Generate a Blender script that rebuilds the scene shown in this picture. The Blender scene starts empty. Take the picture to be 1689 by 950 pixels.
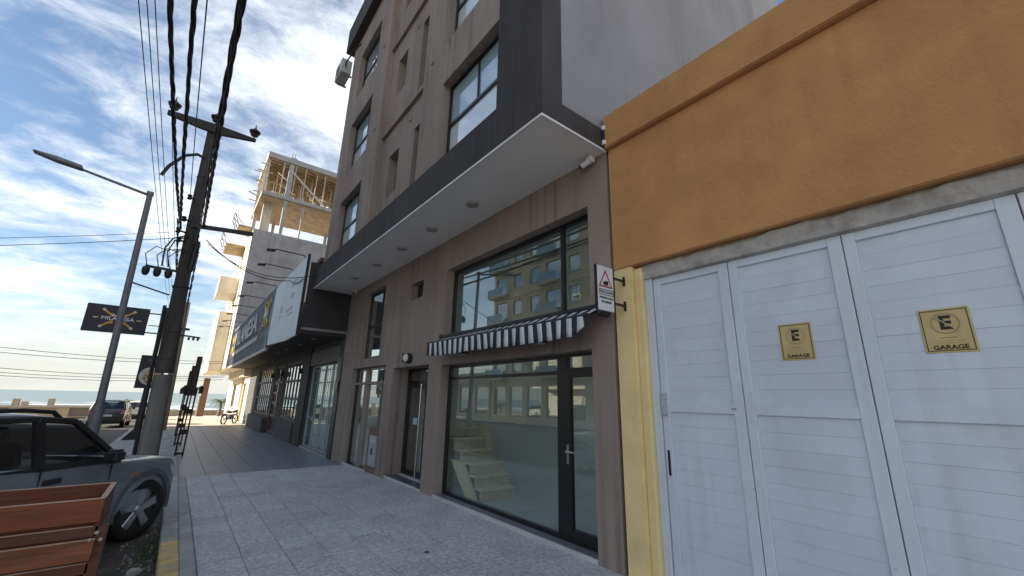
import bpy, bmesh, math, random
from mathutils import Vector, Matrix

random.seed(7)
scene = bpy.context.scene
COL = scene.collection

# ------------------------------------------------------------------ camera
def set_camera():
    f, pit, rol, yaw = 672.88 / 1689.0, 0.267294, 0.0210285, 0.665745
    fwd = Vector((math.sin(yaw), math.cos(yaw), 0)); right = Vector((math.cos(yaw), -math.sin(yaw), 0)); up = Vector((0, 0, 1))
    f2 = fwd * math.cos(pit) + up * math.sin(pit); u2 = up * math.cos(pit) - fwd * math.sin(pit)
    r3 = right * math.cos(rol) + u2 * math.sin(rol); u3 = u2 * math.cos(rol) - right * math.sin(rol)
    cam = bpy.data.cameras.new('camera'); cam.sensor_width = 36.0; cam.sensor_fit = 'HORIZONTAL'
    cam.lens = 36.0 * f; cam.clip_start = 0.05; cam.clip_end = 20000
    o = bpy.data.objects.new('camera', cam); COL.objects.link(o)
    m = Matrix((r3, u3, -f2)).transposed().to_4x4(); m.translation = Vector((0, 0, 1.7))
    o.matrix_world = m
    scene.camera = o
set_camera()

# ------------------------------------------------------------------ light and sky
SUN_EL = math.radians(20); SUN_DIR = Vector((-1.0, 0.13, 0)).normalized()
SUN_ROT = math.atan2(SUN_DIR.x, SUN_DIR.y)
world = bpy.data.worlds.new('World'); scene.world = world; world.use_nodes = True
def mp3(tc, N, L):
    m = N('ShaderNodeMapping'); m.inputs['Scale'].default_value = (1.0, 1.0, 9.0); L(tc.outputs['Generated'], m.inputs[0]); return m.outputs[0]
SKYROT, SKYLOC = 28, (3.1, 0.9, 0)
def build_world():
    nt = world.node_tree; nt.nodes.clear(); N = nt.nodes.new; L = nt.links.new
    out = N('ShaderNodeOutputWorld'); bg = N('ShaderNodeBackground'); bg.inputs['Strength'].default_value = 0.10
    sky = N('ShaderNodeTexSky'); sky.sky_type = 'NISHITA'; sky.sun_disc = False
    sky.sun_elevation = SUN_EL; sky.sun_rotation = SUN_ROT; sky.air_density = 1.0; sky.dust_density = 0.6; sky.ozone_density = 1.6
    sk2 = N('ShaderNodeMix'); sk2.data_type = 'RGBA'; sk2.blend_type = 'MULTIPLY'; sk2.inputs['Factor'].default_value = 1; sk2.inputs['B'].default_value = (.70, .72, .74, 1); L(sky.outputs[0], sk2.inputs['A'])
    tc = N('ShaderNodeTexCoord'); sep = N('ShaderNodeSeparateXYZ'); L(tc.outputs['Generated'], sep.inputs[0])
    zc = N('ShaderNodeMath'); zc.operation = 'MAXIMUM'; zc.inputs[1].default_value = 0.0; L(sep.outputs['Z'], zc.inputs[0])
    za = N('ShaderNodeMath'); za.operation = 'ADD'; za.inputs[1].default_value = 0.16; L(zc.outputs[0], za.inputs[0])
    dx = N('ShaderNodeMath'); dx.operation = 'DIVIDE'; L(sep.outputs['X'], dx.inputs[0]); L(za.outputs[0], dx.inputs[1])
    dy = N('ShaderNodeMath'); dy.operation = 'DIVIDE'; L(sep.outputs['Y'], dy.inputs[0]); L(za.outputs[0], dy.inputs[1])
    cb = N('ShaderNodeCombineXYZ'); L(dx.outputs[0], cb.inputs[0]); L(dy.outputs[0], cb.inputs[1])
    mp = N('ShaderNodeMapping'); mp.inputs['Rotation'].default_value = (0, 0, math.radians(SKYROT)); mp.inputs['Scale'].default_value = (1.0, 1.35, 1); mp.inputs['Location'].default_value = SKYLOC
    L(cb.outputs[0], mp.inputs[0])
    def noise(scale, detail, rough, dist, vec):
        n = N('ShaderNodeTexNoise'); n.inputs['Scale'].default_value = scale; n.inputs['Detail'].default_value = detail
        n.inputs['Roughness'].default_value = rough; n.inputs['Distortion'].default_value = dist; L(vec, n.inputs['Vector']); return n
    n1 = noise(0.7, 3, 0.5, 0.2, mp.outputs[0]); n2 = noise(5.6, 9, 0.64, 0.3, mp.outputs[0])
    w2 = N('ShaderNodeMath'); w2.operation = 'MULTIPLY'; w2.inputs[1].default_value = 0.55; L(n2.outputs['Fac'], w2.inputs[0])
    s = N('ShaderNodeMath'); s.operation = 'ADD'; L(n1.outputs['Fac'], s.inputs[0]); L(w2.outputs[0], s.inputs[1])
    rp = N('ShaderNodeMapRange'); rp.interpolation_type = 'SMOOTHSTEP'; rp.inputs['From Min'].default_value = 0.635; rp.inputs['From Max'].default_value = 0.96
    rp.inputs['To Max'].default_value = 0.93; L(s.outputs[0], rp.inputs['Value'])
    # thicker parts of the cloud sheet go a little grey
    th = N('ShaderNodeMapRange'); th.inputs['From Min'].default_value = 0.8; th.inputs['From Max'].default_value = 1.15; L(s.outputs[0], th.inputs['Value'])
    cc = N('ShaderNodeMix'); cc.data_type = 'RGBA'; cc.inputs['A'].default_value = (4.5, 4.65, 4.9, 1); cc.inputs['B'].default_value = (5.5, 5.4, 5.2, 1)
    L(th.outputs[0], cc.inputs['Factor'])
    mx = N('ShaderNodeMix'); mx.data_type = 'RGBA'; L(rp.outputs[0], mx.inputs['Factor']); L(sk2.outputs['Result'], mx.inputs['A']); L(cc.outputs['Result'], mx.inputs['B'])
    # milky band of sea haze low down, the same all round the horizon
    hz = N('ShaderNodeMapRange'); hz.interpolation_type = 'SMOOTHSTEP'; hz.inputs['From Min'].default_value = 0.0; hz.inputs['From Max'].default_value = 0.21
    hz.inputs['To Min'].default_value = 0.92; hz.inputs['To Max'].default_value = 0.0; L(zc.outputs[0], hz.inputs['Value'])
    n3 = noise(5.0, 4, 0.55, 0.2, mp3(tc, N, L)); hc = N('ShaderNodeMix'); hc.data_type = 'RGBA'; L(n3.outputs['Fac'], hc.inputs['Factor']); hc.inputs['A'].default_value = (2.55, 2.75, 2.75, 1); hc.inputs['B'].default_value = (3.7, 3.6, 3.2, 1)
    m2 = N('ShaderNodeMix'); m2.data_type = 'RGBA'; L(hz.outputs[0], m2.inputs['Factor']); L(mx.outputs['Result'], m2.inputs['A']); L(hc.outputs['Result'], m2.inputs['B'])
    L(m2.outputs['Result'], bg.inputs['Color']); L(bg.outputs[0], out.inputs[0])
build_world()
sd = bpy.data.lights.new('sun', 'SUN'); sd.energy = 4.4; sd.angle = math.radians(0.55); sd.color = (1.0, 0.91, 0.77)
so = bpy.data.objects.new('sun', sd); COL.objects.link(so)
sv = Vector((SUN_DIR.x * math.cos(SUN_EL), SUN_DIR.y * math.cos(SUN_EL), math.sin(SUN_EL)))
so.rotation_euler = (-sv).to_track_quat('-Z', 'Y').to_euler(); so.location = (-40, 5, 60)
scene.view_settings.view_transform = 'Standard'; scene.view_settings.look = 'None'
scene.view_settings.gamma = 1.0; scene.view_settings.use_curve_mapping = False
scene.view_settings.exposure = 1.5

# ------------------------------------------------------------------ materials
MATS = {}
def mat(name, color, rough=0.7, var=0.12, vscale=3.0, bump=0.0, bscale=40.0, metal=0.0, spec=0.5, coat=0.0,
        stain=None, stain_amt=0.0, stain_scale=1.5, stretch=(1, 1, 1), emit=None, rvar=0.0, bdetail=4, streak=0.0, speck=0.0, speck_col=(.05, .04, .035), objvar=0.0, crack=0.0, crack_scale=9.0):
    if name in MATS: return MATS[name]
    m = bpy.data.materials.new(name); m.use_nodes = True; nt = m.node_tree; N = nt.nodes.new; L = nt.links.new
    p = nt.nodes['Principled BSDF']
    p.inputs['Roughness'].default_value = rough; p.inputs['Metallic'].default_value = metal
    p.inputs['Specular IOR Level'].default_value = spec; p.inputs['Coat Weight'].default_value = coat; p.inputs['Coat Roughness'].default_value = 0.05
    tc = N('ShaderNodeTexCoord'); geo = N('ShaderNodeNewGeometry')
    mp = N('ShaderNodeMapping'); mp.inputs['Scale'].default_value = stretch; L(geo.outputs['Position'], mp.inputs[0])
    n = N('ShaderNodeTexNoise'); n.inputs['Scale'].default_value = vscale; n.inputs['Detail'].default_value = 6; n.inputs['Roughness'].default_value = 0.6; L(mp.outputs[0], n.inputs['Vector'])
    mr = N('ShaderNodeMapRange'); mr.inputs['From Min'].default_value = 0.3; mr.inputs['From Max'].default_value = 0.7
    mr.inputs['To Min'].default_value = 1 - var; mr.inputs['To Max'].default_value = 1 + var; L(n.outputs['Fac'], mr.inputs['Value'])
    oi = N('ShaderNodeObjectInfo')
    mul = N('ShaderNodeMix'); mul.data_type = 'RGBA'; mul.blend_type = 'MULTIPLY'; mul.inputs['Factor'].default_value = 1
    mul.inputs['A'].default_value = (*color, 1); L(mr.outputs[0], mul.inputs['B'])
    last = mul.outputs['Result']
    if stain is not None:
        s = N('ShaderNodeTexNoise'); s.inputs['Scale'].default_value = stain_scale; s.inputs['Detail'].default_value = 7; s.inputs['Roughness'].default_value = 0.65
        mp2 = N('ShaderNodeMapping'); mp2.inputs['Scale'].default_value = stretch; mp2.inputs['Location'].default_value = (3.7, 1.3, 8.1); L(geo.outputs['Position'], mp2.inputs[0]); L(mp2.outputs[0], s.inputs['Vector'])
        sr = N('ShaderNodeMapRange'); sr.inputs['From Min'].default_value = 0.48; sr.inputs['From Max'].default_value = 0.72; sr.inputs['To Max'].default_value = stain_amt; L(s.outputs['Fac'], sr.inputs['Value'])
        sm = N('ShaderNodeMix'); sm.data_type = 'RGBA'; L(sr.outputs[0], sm.inputs['Factor']); L(last, sm.inputs['A']); sm.inputs['B'].default_value = (*stain, 1)
        last = sm.outputs['Result']
    if streak:      # run-off marks: thin vertical stains in patches
        mp4 = N('ShaderNodeMapping'); mp4.inputs['Scale'].default_value = (7, 7, .22); L(geo.outputs['Position'], mp4.inputs[0])
        a = N('ShaderNodeTexNoise'); a.inputs['Scale'].default_value = 1.0; a.inputs['Detail'].default_value = 5; L(mp4.outputs[0], a.inputs['Vector'])
        b_ = N('ShaderNodeTexNoise'); b_.inputs['Scale'].default_value = .55; b_.inputs['Detail'].default_value = 3; L(geo.outputs['Position'], b_.inputs['Vector'])
        ar = N('ShaderNodeMapRange'); ar.inputs['From Min'].default_value = .5; ar.inputs['From Max'].default_value = .68; L(a.outputs['Fac'], ar.inputs['Value'])
        br = N('ShaderNodeMapRange'); br.inputs['From Min'].default_value = .42; br.inputs['From Max'].default_value = .6; br.inputs['To Max'].default_value = streak; L(b_.outputs['Fac'], br.inputs['Value'])
        mu = N('ShaderNodeMath'); mu.operation = 'MULTIPLY'; L(ar.outputs[0], mu.inputs[0]); L(br.outputs[0], mu.inputs[1])
        sm2 = N('ShaderNodeMix'); sm2.data_type = 'RGBA'; L(mu.outputs[0], sm2.inputs['Factor']); L(last, sm2.inputs['A']); sm2.inputs['B'].default_value = (color[0] * .45, color[1] * .42, color[2] * .4, 1); last = sm2.outputs['Result']
    if speck:       # scattered chips and spots
        vo = N('ShaderNodeTexVoronoi'); vo.inputs['Scale'].default_value = 5.5; L(geo.outputs['Position'], vo.inputs['Vector'])
        vr = N('ShaderNodeMapRange'); vr.inputs['From Min'].default_value = .05; vr.inputs['From Max'].default_value = .085; vr.inputs['To Min'].default_value = speck; vr.inputs['To Max'].default_value = 0; L(vo.outputs['Distance'], vr.inputs['Value'])
        wn = N('ShaderNodeSeparateColor'); L(vo.outputs['Color'], wn.inputs[0]); gt = N('ShaderNodeMath'); gt.operation = 'GREATER_THAN'; gt.inputs[1].default_value = .62; L(wn.outputs[0], gt.inputs[0])
        mu = N('ShaderNodeMath'); mu.operation = 'MULTIPLY'; L(vr.outputs[0], mu.inputs[0]); L(gt.outputs[0], mu.inputs[1])
        sm3 = N('ShaderNodeMix'); sm3.data_type = 'RGBA'; L(mu.outputs[0], sm3.inputs['Factor']); L(last, sm3.inputs['A']); sm3.inputs['B'].default_value = (*speck_col, 1); last = sm3.outputs['Result']
    if objvar:
        orr = N('ShaderNodeMapRange'); orr.inputs['To Min'].default_value = 1 - objvar; orr.inputs['To Max'].default_value = 1 + objvar; L(oi.outputs['Random'], orr.inputs['Value'])
        om = N('ShaderNodeMix'); om.data_type = 'RGBA'; om.blend_type = 'MULTIPLY'; om.inputs['Factor'].default_value = 1; L(last, om.inputs['A']); L(orr.outputs[0], om.inputs['B']); last = om.outputs['Result']
    L(last, p.inputs['Base Color'])
    if rvar:
        rr = N('ShaderNodeMapRange'); rr.inputs['To Min'].default_value = rough - rvar; rr.inputs['To Max'].default_value = rough + rvar; L(n.outputs['Fac'], rr.inputs['Value']); L(rr.outputs[0], p.inputs['Roughness'])
    ck = None
    if crack:       # cleft-stone relief: irregular ridges with dirt in the hollows
        nz = N('ShaderNodeTexNoise'); nz.inputs['Scale'].default_value = 6; nz.inputs['Detail'].default_value = 4; L(geo.outputs['Position'], nz.inputs['Vector'])
        av = N('ShaderNodeVectorMath'); av.operation = 'MULTIPLY_ADD'; L(nz.outputs['Color'], av.inputs[0]); av.inputs[1].default_value = (.16, .16, .16); L(geo.outputs['Position'], av.inputs[2])
        ck = N('ShaderNodeTexVoronoi'); ck.feature = 'DISTANCE_TO_EDGE'; ck.inputs['Scale'].default_value = crack_scale; L(av.outputs[0], ck.inputs['Vector'])
        cr_ = N('ShaderNodeMapRange'); cr_.inputs['From Max'].default_value = .07; cr_.inputs['To Min'].default_value = crack; cr_.inputs['To Max'].default_value = 0; L(ck.outputs['Distance'], cr_.inputs['Value'])
        cm = N('ShaderNodeMix'); cm.data_type = 'RGBA'; L(cr_.outputs[0], cm.inputs['Factor']); L(last, cm.inputs['A']); cm.inputs['B'].default_value = (color[0] * .5, color[1] * .5, color[2] * .5, 1); L(cm.outputs['Result'], p.inputs['Base Color'])
    if bump:
        b = N('ShaderNodeTexNoise'); b.inputs['Scale'].default_value = bscale; b.inputs['Detail'].default_value = bdetail; b.inputs['Roughness'].default_value = 0.6; L(mp.outputs[0], b.inputs['Vector'])
        bp = N('ShaderNodeBump'); bp.inputs['Strength'].default_value = min(1, bump); bp.inputs['Distance'].default_value = 0.012; L(b.outputs['Fac'], bp.inputs['Height']); L(bp.outputs[0], p.inputs['Normal'])
        if ck:
            b2 = N('ShaderNodeBump'); b2.inputs['Strength'].default_value = .5; b2.inputs['Distance'].default_value = .02; L(ck.outputs['Distance'], b2.inputs['Height']); L(bp.outputs[0], b2.inputs['Normal']); L(b2.outputs[0], p.inputs['Normal'])
    if emit: p.inputs['Emission Color'].default_value = (*emit[0], 1); p.inputs['Emission Strength'].default_value = emit[1]
    MATS[name] = m; return m

def glass(name, tint=(0.9, 0.97, 0.95), ior=1.5, base=0.05, rough=0.0, wob=0.0):
    if name in MATS: return MATS[name]
    m = bpy.data.materials.new(name); m.use_nodes = True; nt = m.node_tree; nt.nodes.clear(); N = nt.nodes.new; L = nt.links.new
    out = N('ShaderNodeOutputMaterial'); tr = N('ShaderNodeBsdfTransparent'); tr.inputs[0].default_value = (*tint, 1)
    gl = N('ShaderNodeBsdfGlossy'); gl.inputs['Roughness'].default_value = rough; gl.inputs['Color'].default_value = (0.93, 0.96, 0.97, 1)
    fr = N('ShaderNodeLayerWeight'); fr.inputs['Blend'].default_value = 0.5
    pw = N('ShaderNodeMath'); pw.operation = 'POWER'; pw.inputs[1].default_value = 4.0; L(fr.outputs['Facing'], pw.inputs[0])
    ad = N('ShaderNodeMath'); ad.operation = 'MULTIPLY_ADD'; ad.use_clamp = True; ad.inputs[1].default_value = 1 - base; ad.inputs[2].default_value = base; L(pw.outputs[0], ad.inputs[0])
    mx = N('ShaderNodeMixShader'); L(ad.outputs[0], mx.inputs[0]); L(tr.outputs[0], mx.inputs[1]); L(gl.outputs[0], mx.inputs[2]); L(mx.outputs[0], out.inputs[0])
    if wob:
        geo = N('ShaderNodeNewGeometry'); n = N('ShaderNodeTexNoise'); n.inputs['Scale'].default_value = 1.3; n.inputs['Detail'].default_value = 1; L(geo.outputs['Position'], n.inputs['Vector'])
        b = N('ShaderNodeBump'); b.inputs['Strength'].default_value = wob; b.inputs['Distance'].default_value = 0.02; L(n.outputs['Fac'], b.inputs['Height']); L(b.outputs[0], gl.inputs['Normal'])
    MATS[name] = m; return m

# ------------------------------------------------------------------ mesh helpers
ORG = {}
def prop(o, label=None, cat=None, group=None, kind=None):
    if label: o['label'] = label
    if cat: o['category'] = cat
    if group: o['group'] = group
    if kind: o['kind'] = kind
    return o
def empty(name, loc, label, cat, group=None, rz=0.0):
    o = bpy.data.objects.new(name, None); COL.objects.link(o); o.location = loc; o.rotation_euler = (0, 0, rz); o.empty_display_size = 0.2
    ORG[o.name] = Vector(loc); return prop(o, label, cat, group)
class G:
    def __init__(s): s.v = []; s.f = []
    def add(s, vs, fs):
        b = len(s.v); s.v += [Vector(p) for p in vs]; s.f += [tuple(i + b for i in f) for f in fs]; return s
    def box(s, x0, x1, y0, y1, z0, z1):
        if x0 > x1: x0, x1 = x1, x0
        if y0 > y1: y0, y1 = y1, y0
        if z0 > z1: z0, z1 = z1, z0
        return s.add([(x0, y0, z0), (x1, y0, z0), (x1, y1, z0), (x0, y1, z0), (x0, y0, z1), (x1, y0, z1), (x1, y1, z1), (x0, y1, z1)],
                     [(0, 3, 2, 1), (4, 5, 6, 7), (0, 1, 5, 4), (1, 2, 6, 5), (2, 3, 7, 6), (3, 0, 4, 7)])
    def bar(s, a, b, w, h, up=(0, 0, 1)):
        a = Vector(a); b = Vector(b); d = (b - a).normalized(); u = Vector(up)
        if abs(d.dot(u)) > 0.99: u = Vector((1, 0, 0))
        r = d.cross(u).normalized() * (w / 2); t = r.cross(d).normalized() * (h / 2)
        vs = [a - r - t, a + r - t, a + r + t, a - r + t, b - r - t, b + r - t, b + r + t, b - r + t]
        return s.add(vs, [(0, 1, 2, 3), (7, 6, 5, 4), (0, 4, 5, 1), (1, 5, 6, 2), (2, 6, 7, 3), (3, 7, 4, 0)])
    def tube(s, path, r, n=8, caps=True):
        path = [Vector(p) for p in path]; k = len(path); rs = r if isinstance(r, (list, tuple)) else [r] * k
        b = len(s.v); t0 = (path[1] - path[0]).normalized(); ref = Vector((0, 0, 1)) if abs(t0.z) < 0.9 else Vector((1, 0, 0))
        for i, p in enumerate(path):
            t = (path[min(i + 1, k - 1)] - path[max(i - 1, 0)]).normalized()
            u = ref - t * ref.dot(t); u.normalize(); ref = u; w = t.cross(u)
            for j in range(n):
                a = 2 * math.pi * j / n; s.v.append(p + (u * math.cos(a) + w * math.sin(a)) * rs[i])
        for i in range(k - 1):
            for j in range(n):
                s.f.append((b + i * n + j, b + i * n + (j + 1) % n, b + (i + 1) * n + (j + 1) % n, b + (i + 1) * n + j))
        if caps:
            s.f.append(tuple(b + j for j in range(n))[::-1]); s.f.append(tuple(b + (k - 1) * n + j for j in range(n)))
        return s
    def lathe(s, prof, c, n=16, axis='z', caps=True):
        c = Vector(c); b = len(s.v)
        for r, h in prof:
            for j in range(n):
                a = 2 * math.pi * j / n; x, y = r * math.cos(a), r * math.sin(a)
                s.v.append(c + (Vector((x, y, h)) if axis == 'z' else Vector((x, h, y)) if axis == 'y' else Vector((h, x, y))))
        k = len(prof)
        for i in range(k - 1):
            for j in range(n):
                s.f.append((b + i * n + j, b + i * n + (j + 1) % n, b + (i + 1) * n + (j + 1) % n, b + (i + 1) * n + j))
        if caps: s.f.append(tuple(b + j for j in range(n))); s.f.append(tuple(b + (k - 1) * n + j for j in range(n)))
        return s
    def prism(s, pts, fn, w0, w1):
        k = len(pts); a = [fn(u, v, w0) for u, v in pts]; c = [fn(u, v, w1) for u, v in pts]
        return s.add(a + c, [tuple(range(k)), tuple(range(2 * k - 1, k - 1, -1))] + [(i, (i + 1) % k, k + (i + 1) % k, k + i) for i in range(k)])
    def wall(s, fn, u0, u1, v0, v1, w0, w1, holes=()):
        """slab in the (u,v) plane between depths w0 and w1 with rectangular openings and their reveals"""
        us = sorted({u0, u1} | {min(max(h[i], u0), u1) for h in holes for i in (0, 1)}); vs = sorted({v0, v1} | {min(max(h[i], v0), v1) for h in holes for i in (2, 3)})
        def solid(i, j):
            if i < 0 or j < 0 or i >= len(us) - 1 or j >= len(vs) - 1: return False
            cu, cv = (us[i] + us[i + 1]) / 2, (vs[j] + vs[j + 1]) / 2
            return not any(h[0] < cu < h[1] and h[2] < cv < h[3] for h in holes)
        for i in range(len(us) - 1):
            for j in range(len(vs) - 1):
                if not solid(i, j): continue
                a, b, c, d = us[i], us[i + 1], vs[j], vs[j + 1]
                for w, fl in ((w0, 0), (w1, 1)):
                    q = [fn(a, c, w), fn(b, c, w), fn(b, d, w), fn(a, d, w)]; s.add(q[::-1] if fl else q, [(0, 1, 2, 3)])
                if not solid(i - 1, j): s.add([fn(a, c, w0), fn(a, d, w0), fn(a, d, w1), fn(a, c, w1)], [(0, 1, 2, 3)])
                if not solid(i + 1, j): s.add([fn(b, c, w0), fn(b, d, w0), fn(b, d, w1), fn(b, c, w1)], [(0, 1, 2, 3)])
                if not solid(i, j - 1): s.add([fn(a, c, w0), fn(b, c, w0), fn(b, c, w1), fn(a, c, w1)], [(0, 1, 2, 3)])
                if not solid(i, j + 1): s.add([fn(a, d, w0), fn(b, d, w0), fn(b, d, w1), fn(a, d, w1)], [(0, 1, 2, 3)])
        return s
    def text(s, body, size, org, u, v, depth=0.0015, align='CENTER', sx=1.0, bold=0.0):
        vs, fs = text_mesh(body, align, bold); u = Vector(u); v = Vector(v); n = u.cross(v); org = Vector(org)
        return s.add([org + u * (x * size * sx) + v * (y * size) + n * (depth if z > 0 else 0) for x, y, z in vs], fs)
    def build(s, name, m, parent=None, bevel=0.0, smooth=False, local=False, seg=1, sharp=35):
        me = bpy.data.meshes.new(name)
        if parent is not None: o0 = Vector((0, 0, 0)) if local else ORG[parent.name]
        elif local: o0 = Vector((0, 0, 0))
        else:
            xs = [p.x for p in s.v]; ys = [p.y for p in s.v]; zs = [p.z for p in s.v]
            o0 = Vector(((min(xs) + max(xs)) / 2, (min(ys) + max(ys)) / 2, min(zs)))
        me.from_pydata([tuple(p - o0) for p in s.v], [], s.f)
        bm = bmesh.new(); bm.from_mesh(me); bmesh.ops.remove_doubles(bm, verts=bm.verts, dist=1e-5); bmesh.ops.recalc_face_normals(bm, faces=bm.faces)
        if bevel:
            es = [e for e in bm.edges if len(e.link_faces) == 2 and e.calc_face_angle(0) > 0.6]
            bmesh.ops.bevel(bm, geom=es, offset=bevel, segments=seg, affect='EDGES', clamp_overlap=True)
        bm.to_mesh(me); bm.free(); me.materials.append(m)
        if smooth:
            for p in me.polygons: p.use_smooth = True
            me.set_sharp_from_angle(angle=math.radians(sharp))
        o = bpy.data.objects.new(name, me); COL.objects.link(o)
        if parent is not None: o.parent = parent; ORG[o.name] = ORG[parent.name] if parent.name in ORG else Vector()
        else: o.location = o0; ORG[o.name] = o0.copy()
        return o
_TX = {}
def text_mesh(body, align, bold):
    k = (body, align, bold)
    if k in _TX: return _TX[k]
    c = bpy.data.curves.new('lettering', 'FONT'); c.body = body; c.align_x = align; c.align_y = 'CENTER'; c.size = 1.0; c.extrude = 0.5; c.offset = bold; c.resolution_u = 2
    o = bpy.data.objects.new('lettering', c); COL.objects.link(o); bpy.context.view_layer.update()
    me = bpy.data.meshes.new_from_object(o.evaluated_get(bpy.context.evaluated_depsgraph_get()))
    r = ([tuple(v.co) for v in me.vertices], [tuple(p.vertices) for p in me.polygons])
    bpy.data.objects.remove(o); bpy.data.meshes.remove(me); bpy.data.curves.remove(c); _TX[k] = r; return r
fx = lambda u, v, w: (w, u, v)      # slab whose face looks along X: u = Y, v = Z
fy = lambda u, v, w: (u, w, v)      # slab whose face looks along Y: u = X, v = Z
def interp(tab, y):
    if y <= tab[0][0]: return tab[0][1]
    for (a, b), (c, d) in zip(tab, tab[1:]):
        if y <= c: return b + (d - b) * (y - a) / (c - a)
    return tab[-1][1]
GZ = [(-40, 0.0), (8, 0.0), (14, -0.12), (31, -0.2), (42, -0.34), (60, -0.85), (75, -1.15)]
gz = lambda y: interp(GZ, y)
def smooth_sheet(name, x0, x1, ys, dz, m, kind='structure', label=None):
    g = G(); 
    for a, b in zip(ys, ys[1:]):
        g.add([(x0, a, gz(a) + dz), (x1, a, gz(a) + dz), (x1, b, gz(b) + dz), (x0, b, gz(b) + dz)], [(0, 1, 2, 3)])
    o = g.build(name, m); prop(o, label=label, kind=kind); return o
def window_unit(parent, fn, u0, u1, v0, v1, w, us, vs, bw, fm, pm, depth=0.06, name='window_frame', pane_off=0.03, skip=()):
    """frame bars in one mesh, each pane a sub-part; w is the front of the frame, the frame goes into +w"""
    g = G(); U = [u0] + list(us) + [u1]; V = [v0] + list(vs) + [v1]
    def bx(a, b, c, d):
        p = fn(a, c, w); q = fn(b, d, w + depth); g.box(p[0], q[0], p[1], q[1], p[2], q[2])
    bx(u0, u0 + bw, v0, v1); bx(u1 - bw, u1, v0, v1); bx(u0 + bw, u1 - bw, v0, v0 + bw); bx(u0 + bw, u1 - bw, v1 - bw, v1)
    for x in us: bx(x - bw / 2, x + bw / 2, v0 + bw, v1 - bw)
    for z in vs:
        for a, b in zip(U, U[1:]): bx(a + bw / 2 + (bw / 2 if a == u0 else 0), b - bw / 2 - (bw / 2 if b == u1 else 0), z - bw / 2, z + bw / 2)
    fr = g.build(name, fm, parent)
    for i, (a, b) in enumerate(zip(U, U[1:])):
        for j, (c, d) in enumerate(zip(V, V[1:])):
            if (i, j) in skip: continue
            m = pm[j] if isinstance(pm, (list, tuple)) else pm
            p = fn(a + bw * .4, c + bw * .4, w + pane_off); q = fn(b - bw * .4, d - bw * .4, w + pane_off + 0.006)
            G().box(p[0], q[0], p[1], q[1], p[2], q[2]).build('pane', m, fr)
    return fr
# ------------------------------------------------------------------ shared materials
M_ASPH = mat('asphalt', (0.10, 0.097, 0.092), 0.92, 0.25, 1.2, 0.7, 60, stain=(0.13, 0.11, 0.085), stain_amt=0.6, stain_scale=0.9)
M_BAY = mat('dusty_asphalt', (0.085, 0.078, 0.068), 0.95, 0.35, 5.0, 0.9, 45, stain=(0.20, 0.165, 0.12), stain_amt=0.75, stain_scale=2.2)
M_TILE = mat('grey_stone_tile', (0.56, 0.55, 0.56), 0.62, 0.32, 22.0, 1.0, 38, stain=(0.34, 0.33, 0.32), stain_amt=0.45, stain_scale=1.3, rvar=0.15, bdetail=8, objvar=.08, crack=.6, crack_scale=8.5, speck=.55, speck_col=(.14, .135, .13))
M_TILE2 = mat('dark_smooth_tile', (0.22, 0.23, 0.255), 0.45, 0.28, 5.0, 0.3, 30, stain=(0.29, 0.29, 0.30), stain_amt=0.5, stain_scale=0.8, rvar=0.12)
M_MORTAR = mat('mortar_bed', (0.26, 0.255, 0.25), 0.95, 0.25, 8.0, 0.5, 60)
M_CONC = mat('pale_concrete', (0.44, 0.425, 0.40), 0.9, 0.2, 3.0, 0.6, 50, stain=(0.28, 0.265, 0.25), stain_amt=0.5)
M_SANDY = mat('sandy_concrete', (0.66, 0.57, 0.42), 0.95, 0.2, 1.5, 0.5, 25, stain=(0.45, 0.36, 0.25), stain_amt=0.5, stain_scale=0.7)
M_SAND = mat('beach_sand', (0.36, 0.29, 0.20), 0.95, 0.2, 0.4, 0.4, 3)
M_BLACK = mat('black_aluminium', (0.012, 0.012, 0.014), 0.35, 0.1, 10)
M_DARKM = mat('dark_painted_steel', (0.02, 0.02, 0.022), 0.5, 0.2, 10, 0.2, 60)
M_WHITE = mat('white_paint', (0.74, 0.74, 0.74), 0.55, 0.05, 6)
M_STEEL = mat('brushed_steel', (0.55, 0.55, 0.55), 0.28, 0.08, 20, metal=1.0)
M_RUBBER = mat('black_rubber', (0.012, 0.012, 0.012), 0.75, 0.2, 20, 0.3, 60)
GLS = glass('shop_glass', (0.90, 0.94, 0.925), 1.52, 0.10)
def milky(nm_, col_):
    m = bpy.data.materials.new(nm_); m.use_nodes = True; p = m.node_tree.nodes['Principled BSDF']; p.inputs['Base Color'].default_value = (*col_, 1); p.inputs['Roughness'].default_value = .06
    p.inputs['Specular IOR Level'].default_value = 1.0; p.inputs['Coat Weight'].default_value = 1.0; p.inputs['Coat IOR'].default_value = 2.0; p.inputs['Coat Roughness'].default_value = .02; return m
GLM = milky('milky_window_glass', (.66, .74, .77)); GLT = milky('painted_sky_glass', (.34, .47, .53))  # GLT: reflected sky put into the upper pane's pale blue base colour
GLW = glass('window_glass', (0.62, 0.74, 0.77), 1.6, 0.5, wob=0.04)

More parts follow.
